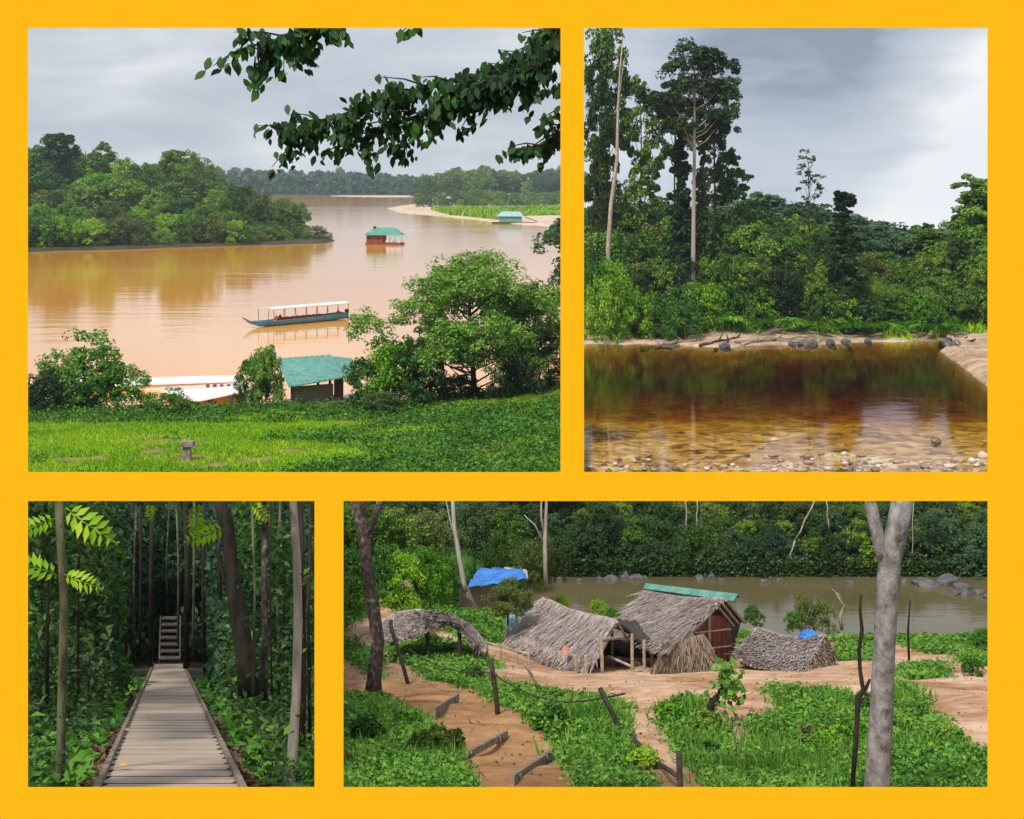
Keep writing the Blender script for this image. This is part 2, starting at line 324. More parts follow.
# ------------------------------------------------------------------ foliage
def leaves(pos, nrm, size, rng, aspect=0.55, mat=None, name='foliage', link=False, parent=None, bend=0.15, axis=None):
    """pos (n,3), nrm (n,3): one pointed leaf (rhombus folded at its midrib) per point"""
    n = len(pos); nrm = nrm/np.maximum(np.linalg.norm(nrm, axis=1, keepdims=True), 1e-6)
    a = rng.randn(n, 3) if axis is None else axis+rng.randn(n, 3)*0.35
    a -= (a*nrm).sum(1, keepdims=True)*nrm
    a /= np.maximum(np.linalg.norm(a, axis=1, keepdims=True), 1e-6)
    b = np.cross(nrm, a); s = (size*(0.65+0.7*rng.rand(n)))[:, None] if np.ndim(size) == 0 else size[:, None]
    v = np.empty((n, 4, 3)); v[:, 0] = pos-a*s*0.5; v[:, 2] = pos+a*s*0.5
    up = nrm*s*bend
    v[:, 1] = pos+b*s*aspect*0.5+up-a*s*0.08; v[:, 3] = pos-b*s*aspect*0.5+up-a*s*0.08
    f = np.arange(n*4).reshape(n, 4)
    return mesh(name, v.reshape(-1, 3), f, mat, parent, link=link)
def clump_points(centers, radii, per, rng, up=0.35, squash=0.7):
    P_, N_ = [], []
    for c, r in zip(centers, radii):
        d = rng.randn(per, 3); d /= np.linalg.norm(d, axis=1, keepdims=True)
        d[:, 2] = np.where(d[:, 2] < -0.7, -d[:, 2]*0.8, d[:, 2])
        rr = r*(0.55+0.45*rng.rand(per))[:, None]
        P_.append(np.asarray(c)+d*rr*np.array([1, 1, squash])); nn = d+rng.randn(per, 3)*0.45; nn[:, 2] += up; N_.append(nn)
    return np.concatenate(P_), np.concatenate(N_)
def tree_proto(seed, style, leafmat_, barkmat, leafsize=0.03, density=1.0):
    """unit-height tree at the origin; returns (trunk mesh, crown mesh)"""
    rng = np.random.RandomState(seed*7+3); pr = random.Random(seed); tb = MB(); cen, rad = [], []
    zb, zt, rr, tr, nl, lr0 = {'round': (0.30, 0.97, 0.34, 0.018, 13, 0.17), 'wide': (0.24, 0.94, 0.56, 0.017, 36, 0.14), 'bush': (0.06, 0.92, 0.52, 0.02, 16, 0.22),
        'emergent': (0.68, 0.985, 0.125, 0.008, 22, 0.052), 'tall': (0.36, 0.98, 0.12, 0.008, 26, 0.056), 'spire': (0.03, 0.985, 0.045, 0.012, 46, 0.06), 'sparse': (0.60, 0.99, 0.075, 0.005, 26, 0.024)}[style]
    bx, by = pr.uniform(-0.04, 0.04), pr.uniform(-0.04, 0.04)
    if style in ('spire', 'sparse'): bx *= 0.3; by *= 0.3
    topz = zt-0.06
    spine = [Vector((bx*math.sin(k/8*3)*(k/8), by*math.sin(k/8*2.2)*(k/8), topz*k/8)) for k in range(9)]
    tb.tube(spine, [tr*(1.5 if k == 0 else 1)*(1-0.75*k/8) for k in range(9)], 7)
    def at(z):
        k = min(max(z/topz*8, 0), 7.999); i = int(k); return spine[i].lerp(spine[i+1], k-i)
    for i in range(nl):
        t = min(max((i+pr.uniform(-0.6, 1.6))/nl, 0), 1); z = zb+(zt-zb-lr0*0.6)*t; ang = i*2.4+pr.uniform(-0.9, 0.9)
        if style == 'spire': t = (i+0.5)/nl; z = zb+(zt-zb-lr0*0.6)*t; lr0 = 0.058*(1.15-0.7*t); prof = (0.4+0.8*pr.random())*(1.15-0.8*t)
        elif style == 'sparse': prof = (1-0.55*abs(t-0.4)*2)*pr.uniform(0.5, 1.2)
        elif style == 'bush': prof = max(0.1, 1-t*t)**0.5*pr.uniform(0.55, 1.0)
        elif style == 'wide': prof = max(0.12, math.sin(math.pi*(0.22+0.72*t)))**0.6*(pr.uniform(0.1, 1.0)**0.6)
        else: prof = max(0.1, math.sin(math.pi*(0.12+0.82*t)))**0.6*pr.uniform(0.35, 1.05)
        r = rr*prof; lr = lr0*pr.uniform(0.55, 1.35)
        if style == 'wide' and i % 4 == 1: r *= 0.3; lr = lr0*1.1
        c = at(min(z, topz))+Vector((math.cos(ang)*r, math.sin(ang)*r, 0)); c.z = max(z+pr.uniform(-0.03, 0.03), lr*0.4)
        st = at(max(z-0.5*r-0.05, 0.03)); mid = st.lerp(c, 0.5)+Vector((0, 0, -0.012))
        if style != 'spire': tb.tube([st, mid, c], [tr*0.34, tr*0.22, tr*0.08], 5, cap=False)
        nc = {'round': 13, 'wide': 13, 'bush': 12, 'emergent': 9, 'tall': 9, 'spire': 7, 'sparse': 4}[style]
        for k in range(nc):
            o = rng.randn(3); o /= np.linalg.norm(o); o[2] *= 0.8
            if o[2] < -0.6: o[2] *= -0.6
            cen.append(np.array(c)+o*lr*(0.55+0.5*rng.rand())); rad.append(lr*(0.26+0.26*rng.rand()))
    per = int({'round': 40, 'wide': 34, 'bush': 34, 'emergent': 34, 'tall': 32, 'spire': 34, 'sparse': 22}[style]*density)
    p, n = clump_points(cen, rad, per, rng, 0.22, 1.0); p[:, 2] = np.maximum(p[:, 2], 0.004)
    tm = mesh('trunk', tb.v, tb.f, barkmat, link=False, smooth=True)
    cm = leaves(p, n, leafsize*0.9, rng, mat=leafmat_, name='crown', bend=0.12)
    return tm, cm
PROTO = {}
def proto(style, lm, bm, seed, ls, dens=1.0):
    k = (style, lm.name, bm.name, seed, ls)
    if k not in PROTO: PROTO[k] = tree_proto(seed, style, lm, bm, ls, dens)
    return PROTO[k]
TR = random.Random(99)
def plant_tree(pos, h, style='round', lm=None, bm=None, seed=None, ls=0.034, name='jungle_tree', label=None, cat='tree', group=None, wide=1.0, dens=1.0, rz=None):
    seed = TR.randrange(3) if seed is None else seed
    tm, cm = proto(style, lm or L_JUN, bm or M_BARK, seed, ls, dens)
    e = thing(name, label, cat, pos, TR.uniform(0, 6.28) if rz is None else rz, group)
    e.scale = (h*wide, h*wide, h)
    newobj('trunk', tm, e); newobj('crown', cm, e)
    return e
def scatter_leaves(name, pts, size, m, label, seed, up=1.0, lift=0.5, cat='undergrowth', aspect=0.5):
    rng = np.random.RandomState(seed); pts = np.asarray(pts, float); n = len(pts)
    nr = rng.randn(n, 3)*0.55; nr[:, 2] += up
    pts = pts.copy(); pts[:, 2] += np.abs(rng.randn(n))*size*lift
    if np.ndim(size): size = size*(0.65+0.7*rng.rand(n))
    o = leaves(pts, nr, size, rng, mat=m, name=name, link=True, aspect=aspect, bend=0.2)
    return tag(o, label, cat, None, 'stuff')
def blades(name, pts, h, m, label, seed, w=0.12, cat='grass', parent=None):
    rng = np.random.RandomState(seed); n = len(pts); pts = np.asarray(pts, float)
    a = rng.rand(n)*6.283; lean = rng.randn(n, 2)*0.35; hh = h*(0.5+rng.rand(n))
    v = np.empty((n, 3, 3)); ww = hh*w
    v[:, 0] = pts-np.stack([np.cos(a)*ww, np.sin(a)*ww, 0*a+0.02], 1); v[:, 1] = pts+np.stack([np.cos(a)*ww, np.sin(a)*ww, 0*a-0.02], 1)
    v[:, 2] = pts+np.stack([lean[:, 0]*hh, lean[:, 1]*hh, hh], 1)
    return tag(mesh(name, v.reshape(-1, 3), np.arange(n*3).reshape(n, 3), m), label, cat, None, 'stuff')
def terrain(name, zf, pxs, ys, m, cover=None, tone=None):
    """height field z = zf(x, y) over a fan-shaped plot; pxs bounds the plot's sides"""
    U, Y = np.meshgrid(np.asarray(pxs, float), np.asarray(ys, float)); X = (U-CX)/F*Y; Z = zf(X, Y)
    v = np.stack([X, Y, Z], -1).reshape(-1, 3); r, c = X.shape
    i = np.arange((r-1)*(c-1)); i = (i//(c-1))*c+i % (c-1)
    f = np.stack([i, i+1, i+c+1, i+c], 1)
    o = mesh(name, v, f, m, smooth=True)
    if cover is not None:
        cc = cover(X, Y, Z).reshape(-1)
        al = o.data.color_attributes.new('cover', 'FLOAT_COLOR', 'POINT')
        al.data.foreach_set('color', np.stack([cc, tone(X, Y, Z).reshape(-1) if tone else 0*cc, 0*cc, np.ones_like(cc)], 1).astype(np.float32).ravel())
    tag(o, kind='structure'); return o
def hit(zf, px, row, lo=12, hi=400):
    """where the sight line through (px, row) meets the height field zf"""
    k = (px-CX)/F; s = (HZ-row)/F; ds = np.linspace(lo, hi, 6000); g = s*ds-zf(k*ds, ds)
    w = np.where(g <= 0)[0]; d = ds[w[0]] if len(w) else hi
    return Vector((k*d, d, s*d))
def frond(rng, L, n, wl, droop=0.5, width=0.18, taper=True):
    """pinnate frond along +x; returns verts, faces"""
    v, f = [], []
    def sp(t): return np.array([L*t, 0, L*(0.55*t-droop*t*t)])
    for i in range(n):
        t = 0.12+0.88*i/(n-1); p = sp(t)
        l = wl*math.sin(math.pi*(0.15+0.8*t)) if taper else wl
        for s in (-1, 1):
            d = np.array([0.45, s*0.9, -0.25+0.12*rng.randn()]); d /= np.linalg.norm(d); b = len(v); wv = np.array([0.9, -s*0.45, 0])*l*width*0.5
            v += [p, p+d*l*0.45+wv+np.array([0, 0, l*.06]), p+d*l, p+d*l*0.45-wv]; f.append((b, b+1, b+2, b+3))
    k = 8
    for i in range(k):
        a, c = sp(i/k), sp((i+1)/k); b = len(v); w = np.array([0, L*0.008, 0]); v += [a-w, a+w, c+w, c-w]; f.append((b, b+1, b+2, b+3))
    return v, f
FR = {}
def fern_mesh(kind, seed, m):
    key = (kind, seed, m.name)
    if key in FR: return FR[key]
    rng = np.random.RandomState(seed); v, f = [], []
    nf, L, n, wl, dr, wd = {'fern': (11, 1.0, 18, 0.28, 0.75, 0.35), 'palm': (9, 1.3, 16, 0.55, 0.7, 0.16), 'broad': (10, 0.7, 5, 0.42, 0.6, 0.55)}[kind]
    for k in range(nf):
        a = k*2.4+rng.rand()*0.5; vv, ff = frond(rng, L*(0.7+0.5*rng.rand()), n, wl, dr*(0.7+0.5*rng.rand()), wd); c, s = math.cos(a), math.sin(a); b = len(v)
        for p in vv: v.append((p[0]*c-p[1]*s, p[0]*s+p[1]*c, p[2]*1.1+0.02))
        f += [tuple(i+b for i in q) for q in ff]
    FR[key] = mesh('fronds', v, f, m, link=False); return FR[key]
def fern(pos, s, kind='fern', seed=0, m=None, name='fern', label='', group=None):
    o = newobj(name, fern_mesh(kind, seed, m or L_FERN)); o.location = pos; o.scale = (s, s, s); o.rotation_euler = (0, 0, TR.uniform(0, 6.28))
    return tag(o, label, 'fern' if kind == 'fern' else 'plant', group)
def rock_mesh(seed, sub=2):
    import bmesh
    bm = bmesh.new(); bmesh.ops.create_icosphere(bm, subdivisions=sub, radius=0.5); r = random.Random(seed)
    ax = [Vector((r.uniform(-1, 1), r.uniform(-1, 1), r.uniform(-1, 1))).normalized() for _ in range(9)]; dd = [r.uniform(0.3, 0.46) for _ in ax]
    for v in bm.verts:
        for a, d in zip(ax, dd):
            q = v.co.dot(a)
            if q > d: v.co -= a*(q-d)*0.85
        v.co *= 1+r.uniform(-0.03, 0.03)
    me = bpy.data.meshes.new('rock'); bm.to_mesh(me); bm.free(); return me
ROCKS = {}
def rock(pos, sx, sy, sz, m, seed, name, label, group=None, cat='rock'):
    k = (seed % 5, m.name)
    if k not in ROCKS:
        me = rock_mesh(seed % 5); me.materials.append(m)
        if m is M_STONE: me.polygons.foreach_set('use_smooth', np.ones(len(me.polygons), dtype=bool))
        ROCKS[k] = me
    o = newobj(name, ROCKS[k]); o.location = pos; o.scale = (sx, sy, sz); o.rotation_euler = (0, 0, seed*1.3)
    return tag(o, label, cat, group)
def person(pos, rz, shirt, label, seated=True, s=1.0):
    v = [(0, 0, 0.45), (0, 0.02, 0.75), (0, 0.02, 0.98), (0, 0.03, 1.08), (0, 0.04, 1.22), (0.2, 0.02, 0.96), (0.27, 0.2, 0.72), (0.2, 0.42, 0.68), (-0.2, 0.02, 0.96), (-0.27, 0.2, 0.72), (-0.2, 0.42, 0.68),
         (0.12, 0.05, 0.45), (0.14, 0.48, 0.47), (0.14, 0.5, 0.05), (-0.12, 0.05, 0.45), (-0.14, 0.48, 0.47), (-0.14, 0.5, 0.05)]
    e = [(0, 1), (1, 2), (2, 3), (3, 4), (2, 5), (5, 6), (6, 7), (2, 8), (8, 9), (9, 10), (0, 11), (11, 12), (12, 13), (0, 14), (14, 15), (15, 16)]
    r = [.15, .17, .16, .055, .11, .07, .05, .035, .07, .05, .035, .1, .075, .045, .1, .075, .045]
    me = bpy.data.meshes.new('person'); me.from_pydata([Vector(q)*s for q in v], e, []); me.materials.append(shirt)
    o = newobj('person', me); o.location = pos; o.rotation_euler = (0, 0, rz)
    m = o.modifiers.new('skin', 'SKIN')
    for i, q in enumerate(me.skin_vertices[0].data): q.radius = (r[i]*s, r[i]*s); q.use_root = (i == 0)
    o.modifiers.new('s', 'SUBSURF').levels = 1
    return tag(o, label, 'person')

# ------------------------------------------------------------------ the ground far below and the orange-yellow frame
gv = [(-9000, -500, -60), (9000, -500, -60), (9000, 900, -60), (-9000, 900, -60)]
tag(mesh('ground', gv, [(0, 1, 2, 3)], M_BANK), kind='structure')
DW = 12.5
OPEN = [(28, 28, 560.5, 472), (584, 28, 987.5, 472), (28, 501, 314.5, 787), (343.5, 501, 987.5, 787)]
def frame_wall():
    xs = sorted({-90, 28, 314.5, 343.5, 560.5, 584, 987.5, 1190}); ys = sorted({-30, 28, 472, 501, 787, 900})
    mb = MB(); T = 0.05
    def inside(a, b):
        return any(o[0] < a < o[2] and o[1] < b < o[3] for o in OPEN)
    cell = {(i, j): not inside((xs[i]+xs[i+1])/2, (ys[j]+ys[j+1])/2) for i in range(len(xs)-1) for j in range(len(ys)-1)}
    vid = {}
    def grow(i, j):    # outward shift of the back edge, so that the openings widen towards the back
        dx = dz = 0
        for o in OPEN:
            if o[1] <= ys[j] <= o[3] and xs[i] in (o[0], o[2]): dx = -0.02 if xs[i] == o[0] else 0.02
            if o[0] <= xs[i] <= o[2] and ys[j] in (o[1], o[3]): dz = 0.02 if ys[j] == o[1] else -0.02
        return dx, dz
    def V(i, j, k):
        if (i, j, k) not in vid:
            p = P(xs[i], ys[j], DW)
            if k: g = grow(i, j); p.y += T; p.x += g[0]; p.z += g[1]
            vid[(i, j, k)] = len(mb.v); mb.v.append(tuple(p))
        return vid[(i, j, k)]
    for (i, j), s in cell.items():
        if not s: continue
        mb.f.append((V(i, j, 0), V(i, j+1, 0), V(i+1, j+1, 0), V(i+1, j, 0))); mb.f.append((V(i, j, 1), V(i+1, j, 1), V(i+1, j+1, 1), V(i, j+1, 1)))
        for di, dj, a, b in ((-1, 0, (i, j), (i, j+1)), (1, 0, (i+1, j+1), (i+1, j)), (0, -1, (i+1, j), (i, j)), (0, 1, (i, j+1), (i+1, j+1))):
            if not cell.get((i+di, j+dj), False):
                mb.f.append((V(*a, 0), V(*a, 1), V(*b, 1), V(*b, 0)))
    root = thing('picture_frame', 'flat orange-yellow frame with four rectangular openings, one onto each view', 'frame', (0, DW, -6.2))
    mb.v = [(v[0], v[1]-DW, v[2]+6.2) for v in mb.v]
    mb.build('panel', M_YEL, root)
    for px in (-70, 1170):
        q = MB(); x = (px-CX)/F*DW; q.box((x, 0.025, -0.4), (0.15, 0.04, 2.6)); q.build('post', M_YEL, root)
frame_wall()

WZ = -24.0
# ================================================================== view 1: the wide muddy river
def wrow(row): return -WZ*F/(row-HZ)          # distance of a water point seen at that row
def W1(px, row): return P(px, row, wrow(row))
def river1():
    pl = [(8, 481), (8, 181.0), (571, 181.0), (571, 481)]
    ys = np.geomspace(128, 3600, 50); pxs = np.linspace(2, 571.5, 30)
    o = terrain('river_water', lambda X, Y: WZ+0*X, pxs, ys, M_MUD)
river1()
def z_hill(X, Y):
    px = CX+X/Y*F; t = np.clip((px-28)/532, -0.1, 1.1)
    crest = np.interp(t, [0, 0.25, 0.5, 0.7, 0.85, 1.0], [412, 412, 410, 405, 396, 385])
    zc = -(crest-HZ)/F*150
    zn = -(474-HZ)/F*103
    z = np.interp(Y, [90, 103, 150, 160, 172, 182], [-17.4, 0, 1, 2, 3, 4])
    a = np.clip((Y-103)/47, 0, 1); zz = zn+(zc-zn)*(a*0.55+a*a*0.45)
    zz = np.where(Y < 103, zn+(103-Y)*0.03, zz)
    b = np.clip((Y-150)/24, 0, 1); b = b*b*(3-2*b)
    zz = zz*(1-b)+(-25.5)*b
    return zz+fbm(X*0.18, Y*0.12)*0.9*(1-b)
def cov1(X, Y, Z):
    n = fbm(X*0.35+9, Y*0.3, 5)+fbm(X*2.1, Y*1.5, 3)*0.35; return np.clip(0.55+(n+0.17)*4, 0, 1)
terrain('hillside', z_hill, np.linspace(3, 571, 150), np.linspace(99, 180, 130), M_HILL, cov1)
def lawn():
    rng = np.random.RandomState(3); n = 200000
    Y = 99+(158-99)*rng.rand(n)**0.8; px = 5+564*rng.rand(n); X = (px-CX)/F*Y
    k = cov1(X, Y, 0) > 0.35+0.5*rng.rand(n); X, Y = X[k], Y[k]; Z = z_hill(X, Y)
    blades('grass', np.stack([X, Y, Z], 1), 0.19, L_LAWN, 'bright green grass over the hillside above the muddy river', 4, 0.22)
    n = 70000; Y = 100+55*rng.rand(n); px = 5+564*rng.rand(n); X = (px-CX)/F*Y
    rowp = HZ-z_hill(X, Y)/Y*F
    w_ = fbm(X*0.12+4, Y*0.1+3)+0.12*rng.randn(n)*0.4+np.clip((px-300)/500, -.2, .3)+np.clip((rowp-440)/300, -.1, .12); k = (w_ > 0.14) | ((rowp < 424) & (rowp > 405) & (fbm(X*.2, Y*.3) > -0.1))
    X, Y = X[k], Y[k]; Z = z_hill(X, Y)
    scatter_leaves('ground_cover', np.stack([X, Y, Z], 1), 0.30, L_WEED, 'leafy low ground cover on the hillside grass', 6, lift=1.0)
lawn()
for k, (px, row, h, s, lab) in enumerate([(86, 411, 7.3, 1.15, 'rounded bright bush on the hill edge, widest beside the white jetty roof'), (44, 415, 4.3, 1.0, 'dark bush at the left edge of the grassy hill'), (118, 412, 5.2, 1.1, 'leafy bush between the widest bush and the white jetty roof'),
        (62, 409, 5.0, 0.9, 'pale leafed bush rising behind the dark bush at the hill edge')]):
    plant_tree(hit(z_hill, px, row), h, 'bush', (L_MID, L_DARK, L_MID, L_OLIVE)[k], M_BARK, k, 0.055, 'hill_bush', lab, 'bush', 'bushes along the hill edge above the river', s)
for px, row, h, s, sty, lm, lab in [(170, 414, 2.3, 1.4, 'bush', L_MID, 'low spreading shrub in front of the white jetty roof'), (254, 408, 5.6, 0.6, 'bush', L_MID, 'slim upright shrub immediately beside the teal roof'), (266, 408, 6.6, 0.5, 'bush', L_MID, 'narrow shrub with dark leaves touching the teal roof'),
        (278, 406, 2.1, 1.0, 'bush', L_BRIGHT, 'small low shrub under the teal roof eave'), (395, 408, 7.2, 0.85, 'bush', L_BRIGHT, 'bright green rounded shrub tree left of the big spreading tree'), (368, 408, 5.2, 0.8, 'bush', L_MID, 'leafy shrub covering the end of the teal roof'), (422, 407, 6.6, .8, 'bush', L_MID, 'mid green shrub tree tucked against the big spreading tree'),
        (340, 411, 1.0, 1.8, 'bush', L_OLIVE, 'low yellowish shrub under the boathouse'), (300, 413, 0.9, 2.2, 'bush', L_WEED, 'low weedy shrub at the foot of the boathouse'), (385, 414, 2.2, 1.8, 'bush', L_DARK, 'low dark creeper mound at the foot of the bright shrub tree'), (455, 400, 2.6, 1.8, 'bush', L_DARK, 'dark low shrub at the trunk of the big spreading tree')]:
    plant_tree(hit(z_hill, px, row), h, sty, lm, M_BARK, None, 0.055, 'hill_bush', lab, 'bush', 'bushes along the hill edge above the river', s)
plant_tree(hit(z_hill, 474, 398), 13.6, 'wide', L_MID, M_BARK, 1, 0.022, 'spreading_tree', 'big spreading feathery-leafed tree on the hill edge above the river', 'tree', None, 1.28, 2.6, 0.4)
plant_tree(hit(z_hill, 516, 395), 11.0, 'wide', L_JUN, M_BARK, 2, 0.026, 'spreading_tree', 'darker tree behind the big spreading tree, at the hill edge', 'tree', None, .85, 1.6)
for px, row, h in ((520, 396, 4.5), (540, 391, 5.0), (505, 399, 2.6)):
    plant_tree(hit(z_hill, px, row), h, 'bush', L_DARK, M_BARK, None, 0.05, 'hill_bush', 'dark shrub beneath the big spreading tree', 'bush', 'dark shrubs beneath the spreading tree', 1.0)
# litter bin like concrete post on the lawn
def lawn_post():
    b = hit(z_hill, 187, 461); e = thing('concrete_post', 'short square concrete post with a wider cap on the lawn', 'post', b)
    q = MB(); q.box((0, 0, 0.42), (0.52, 0.45, 1.2)); q.build('shaft', M_CONC, e)
    q = MB(); q.box((0, 0, 1.18), (0.92, 0.8, 0.34)); q.build('cap', M_CONC, e)
lawn_post()

def boathouse():
    d = 168.0; q = P(318, 400, d); zf = q.z
    e = thing('boathouse', 'open riverside shed with a big teal sheet roof over dark posts', 'boathouse', (0, 0, 0))
    # roof: two slopes, front eave facing the hill
    A, B = P(276, 358.5, 172), P(331, 354.5, 176); C, D_ = P(344, 377, 163), P(289, 386.5, 160)
    m = MB(); m.poly([A, B, C, D_], (0, 0, -0.12)); 
    m.build('roof', M_TEAL, e)
    for k in range(10):
        t = (k+0.5)/10; r = MB(); a = A.lerp(B, t)+Vector((0, 0, .02)); b = D_.lerp(C, t)+Vector((0, 0, .02)); r.beam(a, b, 0.12, 0.10); r.build('roof_rib', M_TEAL, e)
    A2, B2 = P(331.5, 356, 176.6), P(352, 358, 180); m = MB(); m.poly([A2, B2, P(357, 375, 172), P(344.6, 377, 163.4)], (0, 0, -0.12)); m.build('side_roof', M_TEAL, e)
    for px, dd, r0 in ((292, 161, 386), (342, 164, 378), (281, 170, 368), (318, 168, 372), (330, 165, 380)):
        t = P(px, r0, dd); m = MB(); m.tube([(t.x, t.y, -25), t], 0.16, 6); m.build('post', M_DWOOD, e)
    m = MB(); a, b = P(290, 404, 163), P(345, 399, 166); m.beam(a, b, 5, 0.3); m.build('deck', M_WOOD, e)
    for k, rr in enumerate((389, 394, 399)):
        m = MB(); m.beam(P(292, rr, 161.3), P(333, rr-3, 164.5), 0.12, 0.5); m.build('rail', M_WOOD, e)
    m = MB(); m.poly([P(334, 378, 165), P(341, 377, 165), P(341, 397, 165), P(334, 397, 165)], (0, 0.3, 0)); m.build('door', M_REDWD, e)
boathouse()
def jetty():
    e = thing('floating_jetty', 'long white-roofed floating jetty moored below the hill', 'jetty', (0, 0, 0))
    m = MB(); m.poly([P(28-8, 381, 192), P(236, 375, 196), P(240, 381, 184), P(20, 388, 181)], (0, 0, -0.15)); m.build('roof', M_WHITE, e)
    m = MB(); m.poly([P(28-8, 389, 181.5), P(238, 383, 184), P(238, 392, 184), P(20, 400, 181.5)], (0, 0.15, 0)); m.build('wall', M_WHITE, e)
    for k in range(5):
        px = 206+k*7; m = MB(); m.poly([P(px, 384.5, 183.6), P(px+3.2, 384.3, 183.6), P(px+3.2, 390, 183.6), P(px, 390.2, 183.6)], (0, 0.1, 0)); m.build('window', M_REDWD if k < 3 else M_DWOOD, e)
    m = MB(); m.beam(P(20, 399, 181), P(240, 394, 186), 7, 0.5); m.build('pontoon', M_WOOD, e)
    e = thing('jetty_hut', 'tan boarded hut under a low white lean-to roof beside the jetty', 'hut', (0, 0, 0))
    m = MB(); m.poly([P(160, 391, 178), P(238, 385.5, 180), P(247, 390.5, 169), P(197, 401, 168)], (0, 0, -0.12)); m.build('roof', M_WHITE, e)
    m = MB(); m.poly([P(200, 402, 168.6), P(245, 392, 169.8), P(245, 406, 169.8), P(200, 412, 168.6)], (0, 0.2, 0)); m.build('wall', M_TANWD, e)
    for px in (208, 228):
        m = MB(); m.poly([P(px, 401.5-(px-200)*0.2, 168.4), P(px+5, 400.5-(px-200)*0.2, 168.4), P(px+5, 406, 168.4), P(px, 407, 168.4)], (0, 0.1, 0)); m.build('window', M_DWOOD, e)
    m = MB(); m.tube([P(197, 401, 168.2), P(197, 415, 168.2)], 0.12, 6); m.build('post', M_DWOOD, e)
jetty()
def longboat():
    a, b = W1(247, 328), W1(345, 319); d = (b-a); L = d.length; yaw = math.atan2(d.y, d.x)
    e = thing('longboat', 'long blue river boat with red prow and white canopy on the muddy river', 'boat', a, yaw)
    # hull: stations along x, narrow, rising bow
    st = [(0.0, 0.12, 1.15, 0.95), (0.04, 0.35, 0.95, 0.55), (0.12, 0.8, 0.85, 0.1), (0.25, 1.15, 0.8, -0.1), (0.5, 1.25, 0.85, -0.15), (0.8, 1.2, 0.95, -0.1), (1.0, 0.95, 1.15, 0.1)]
    v, f = [], []; m_ = 7
    for t, w, top, bot in st:
        for j in range(m_):
            u = -1+2*j/(m_-1); v.append((t*L, w*math.copysign(abs(u)**0.6, u), bot+(top-bot)*abs(u)**2.2))
    for i in range(len(st)-1):
        for j in range(m_-1): f.append((i*m_+j, i*m_+j+1, (i+1)*m_+j+1, (i+1)*m_+j))
    f.append(tuple(range((len(st)-1)*m_, len(st)*m_)))
    h = mesh('hull', v, f, M_HBLUE, e); h.modifiers.new('t', 'SOLIDIFY').thickness = 0.08
    m = MB(); m.poly([(-0.9, -0.1, 1.75), (-0.9, 0.1, 1.75), (0.9, 0.22, 1.0), (0.9, -0.22, 1.0)], (0, 0, -0.2)); m.build('prow', M_RED, e)
    m = MB(); m.box((L*0.55, 0, 0.3), (L*0.8, 2.0, 0.1)); m.build('floor', M_WOOD, e)
    for s in (-1, 1):
        m = MB(); m.tube([(x*L, s*w, z+0.05) for x, w, z in [(q[0], q[1]*1.02, q[2]) for q in st]], 0.07, 6); m.build('gunwale', M_HBLUE, e)
    # canopy, slightly cambered
    v, f = [], []
    for i in range(13):
        x = L*(0.2+0.79*i/12)
        for j in range(7): u = -1+2*j/6; v.append((x, u*1.45, 2.75+0.22*(1-u*u)))
    for i in range(12):
        for j in range(6): f.append((i*7+j, i*7+j+1, (i+1)*7+j+1, (i+1)*7+j))
    c = mesh('canopy', v, f, M_WHITE, e); c.modifiers.new('t', 'SOLIDIFY').thickness = 0.12
    for i in range(8):
        x = L*(0.16 if i == 0 else 0.2+0.78*i/7)
        for s in (-1, 1):
            m = MB(); m.tube([(x, s*1.15, 0.8), (x, s*1.3, 2.8)], 0.05, 5); m.build('canopy_post', M_DWOOD, e)
    for i in range(9):
        x = L*(0.3+0.055*i); m = MB(); m.box((x, 0, 0.75), (0.5, 1.9, 0.12)); m.box((x+0.25, 0, 1.0), (0.1, 1.9, 0.5)); m.build('seat', M_RED, e)
    m = MB(); m.box((L*1.02, 0, 1.35), (0.5, 0.45, 0.7)); m.box((L*1.03, 0, 0.6), (0.18, 0.15, 1.4)); m.build('outboard_motor', M_MOTOR, e)
    M_ = Matrix.Translation(a) @ Matrix.Rotation(yaw, 4, 'Z')
    for x, y, c, lab in ((L*.27, -0.5, M_OSHIRT, 'person in orange sitting at the front under the boat canopy'), (L*.345, 0.45, M_KSHIRT, 'person in dark clothes on the second bench of the blue boat'), (L*.93, 0, M_OSHIRT, 'person in reddish top steering at the stern of the blue boat')):
        person(M_ @ Vector((x, y, 0.35)), yaw+math.pi/2, c, lab, s=1.15)
    # wake
    m = MB()
    return e
longboat()
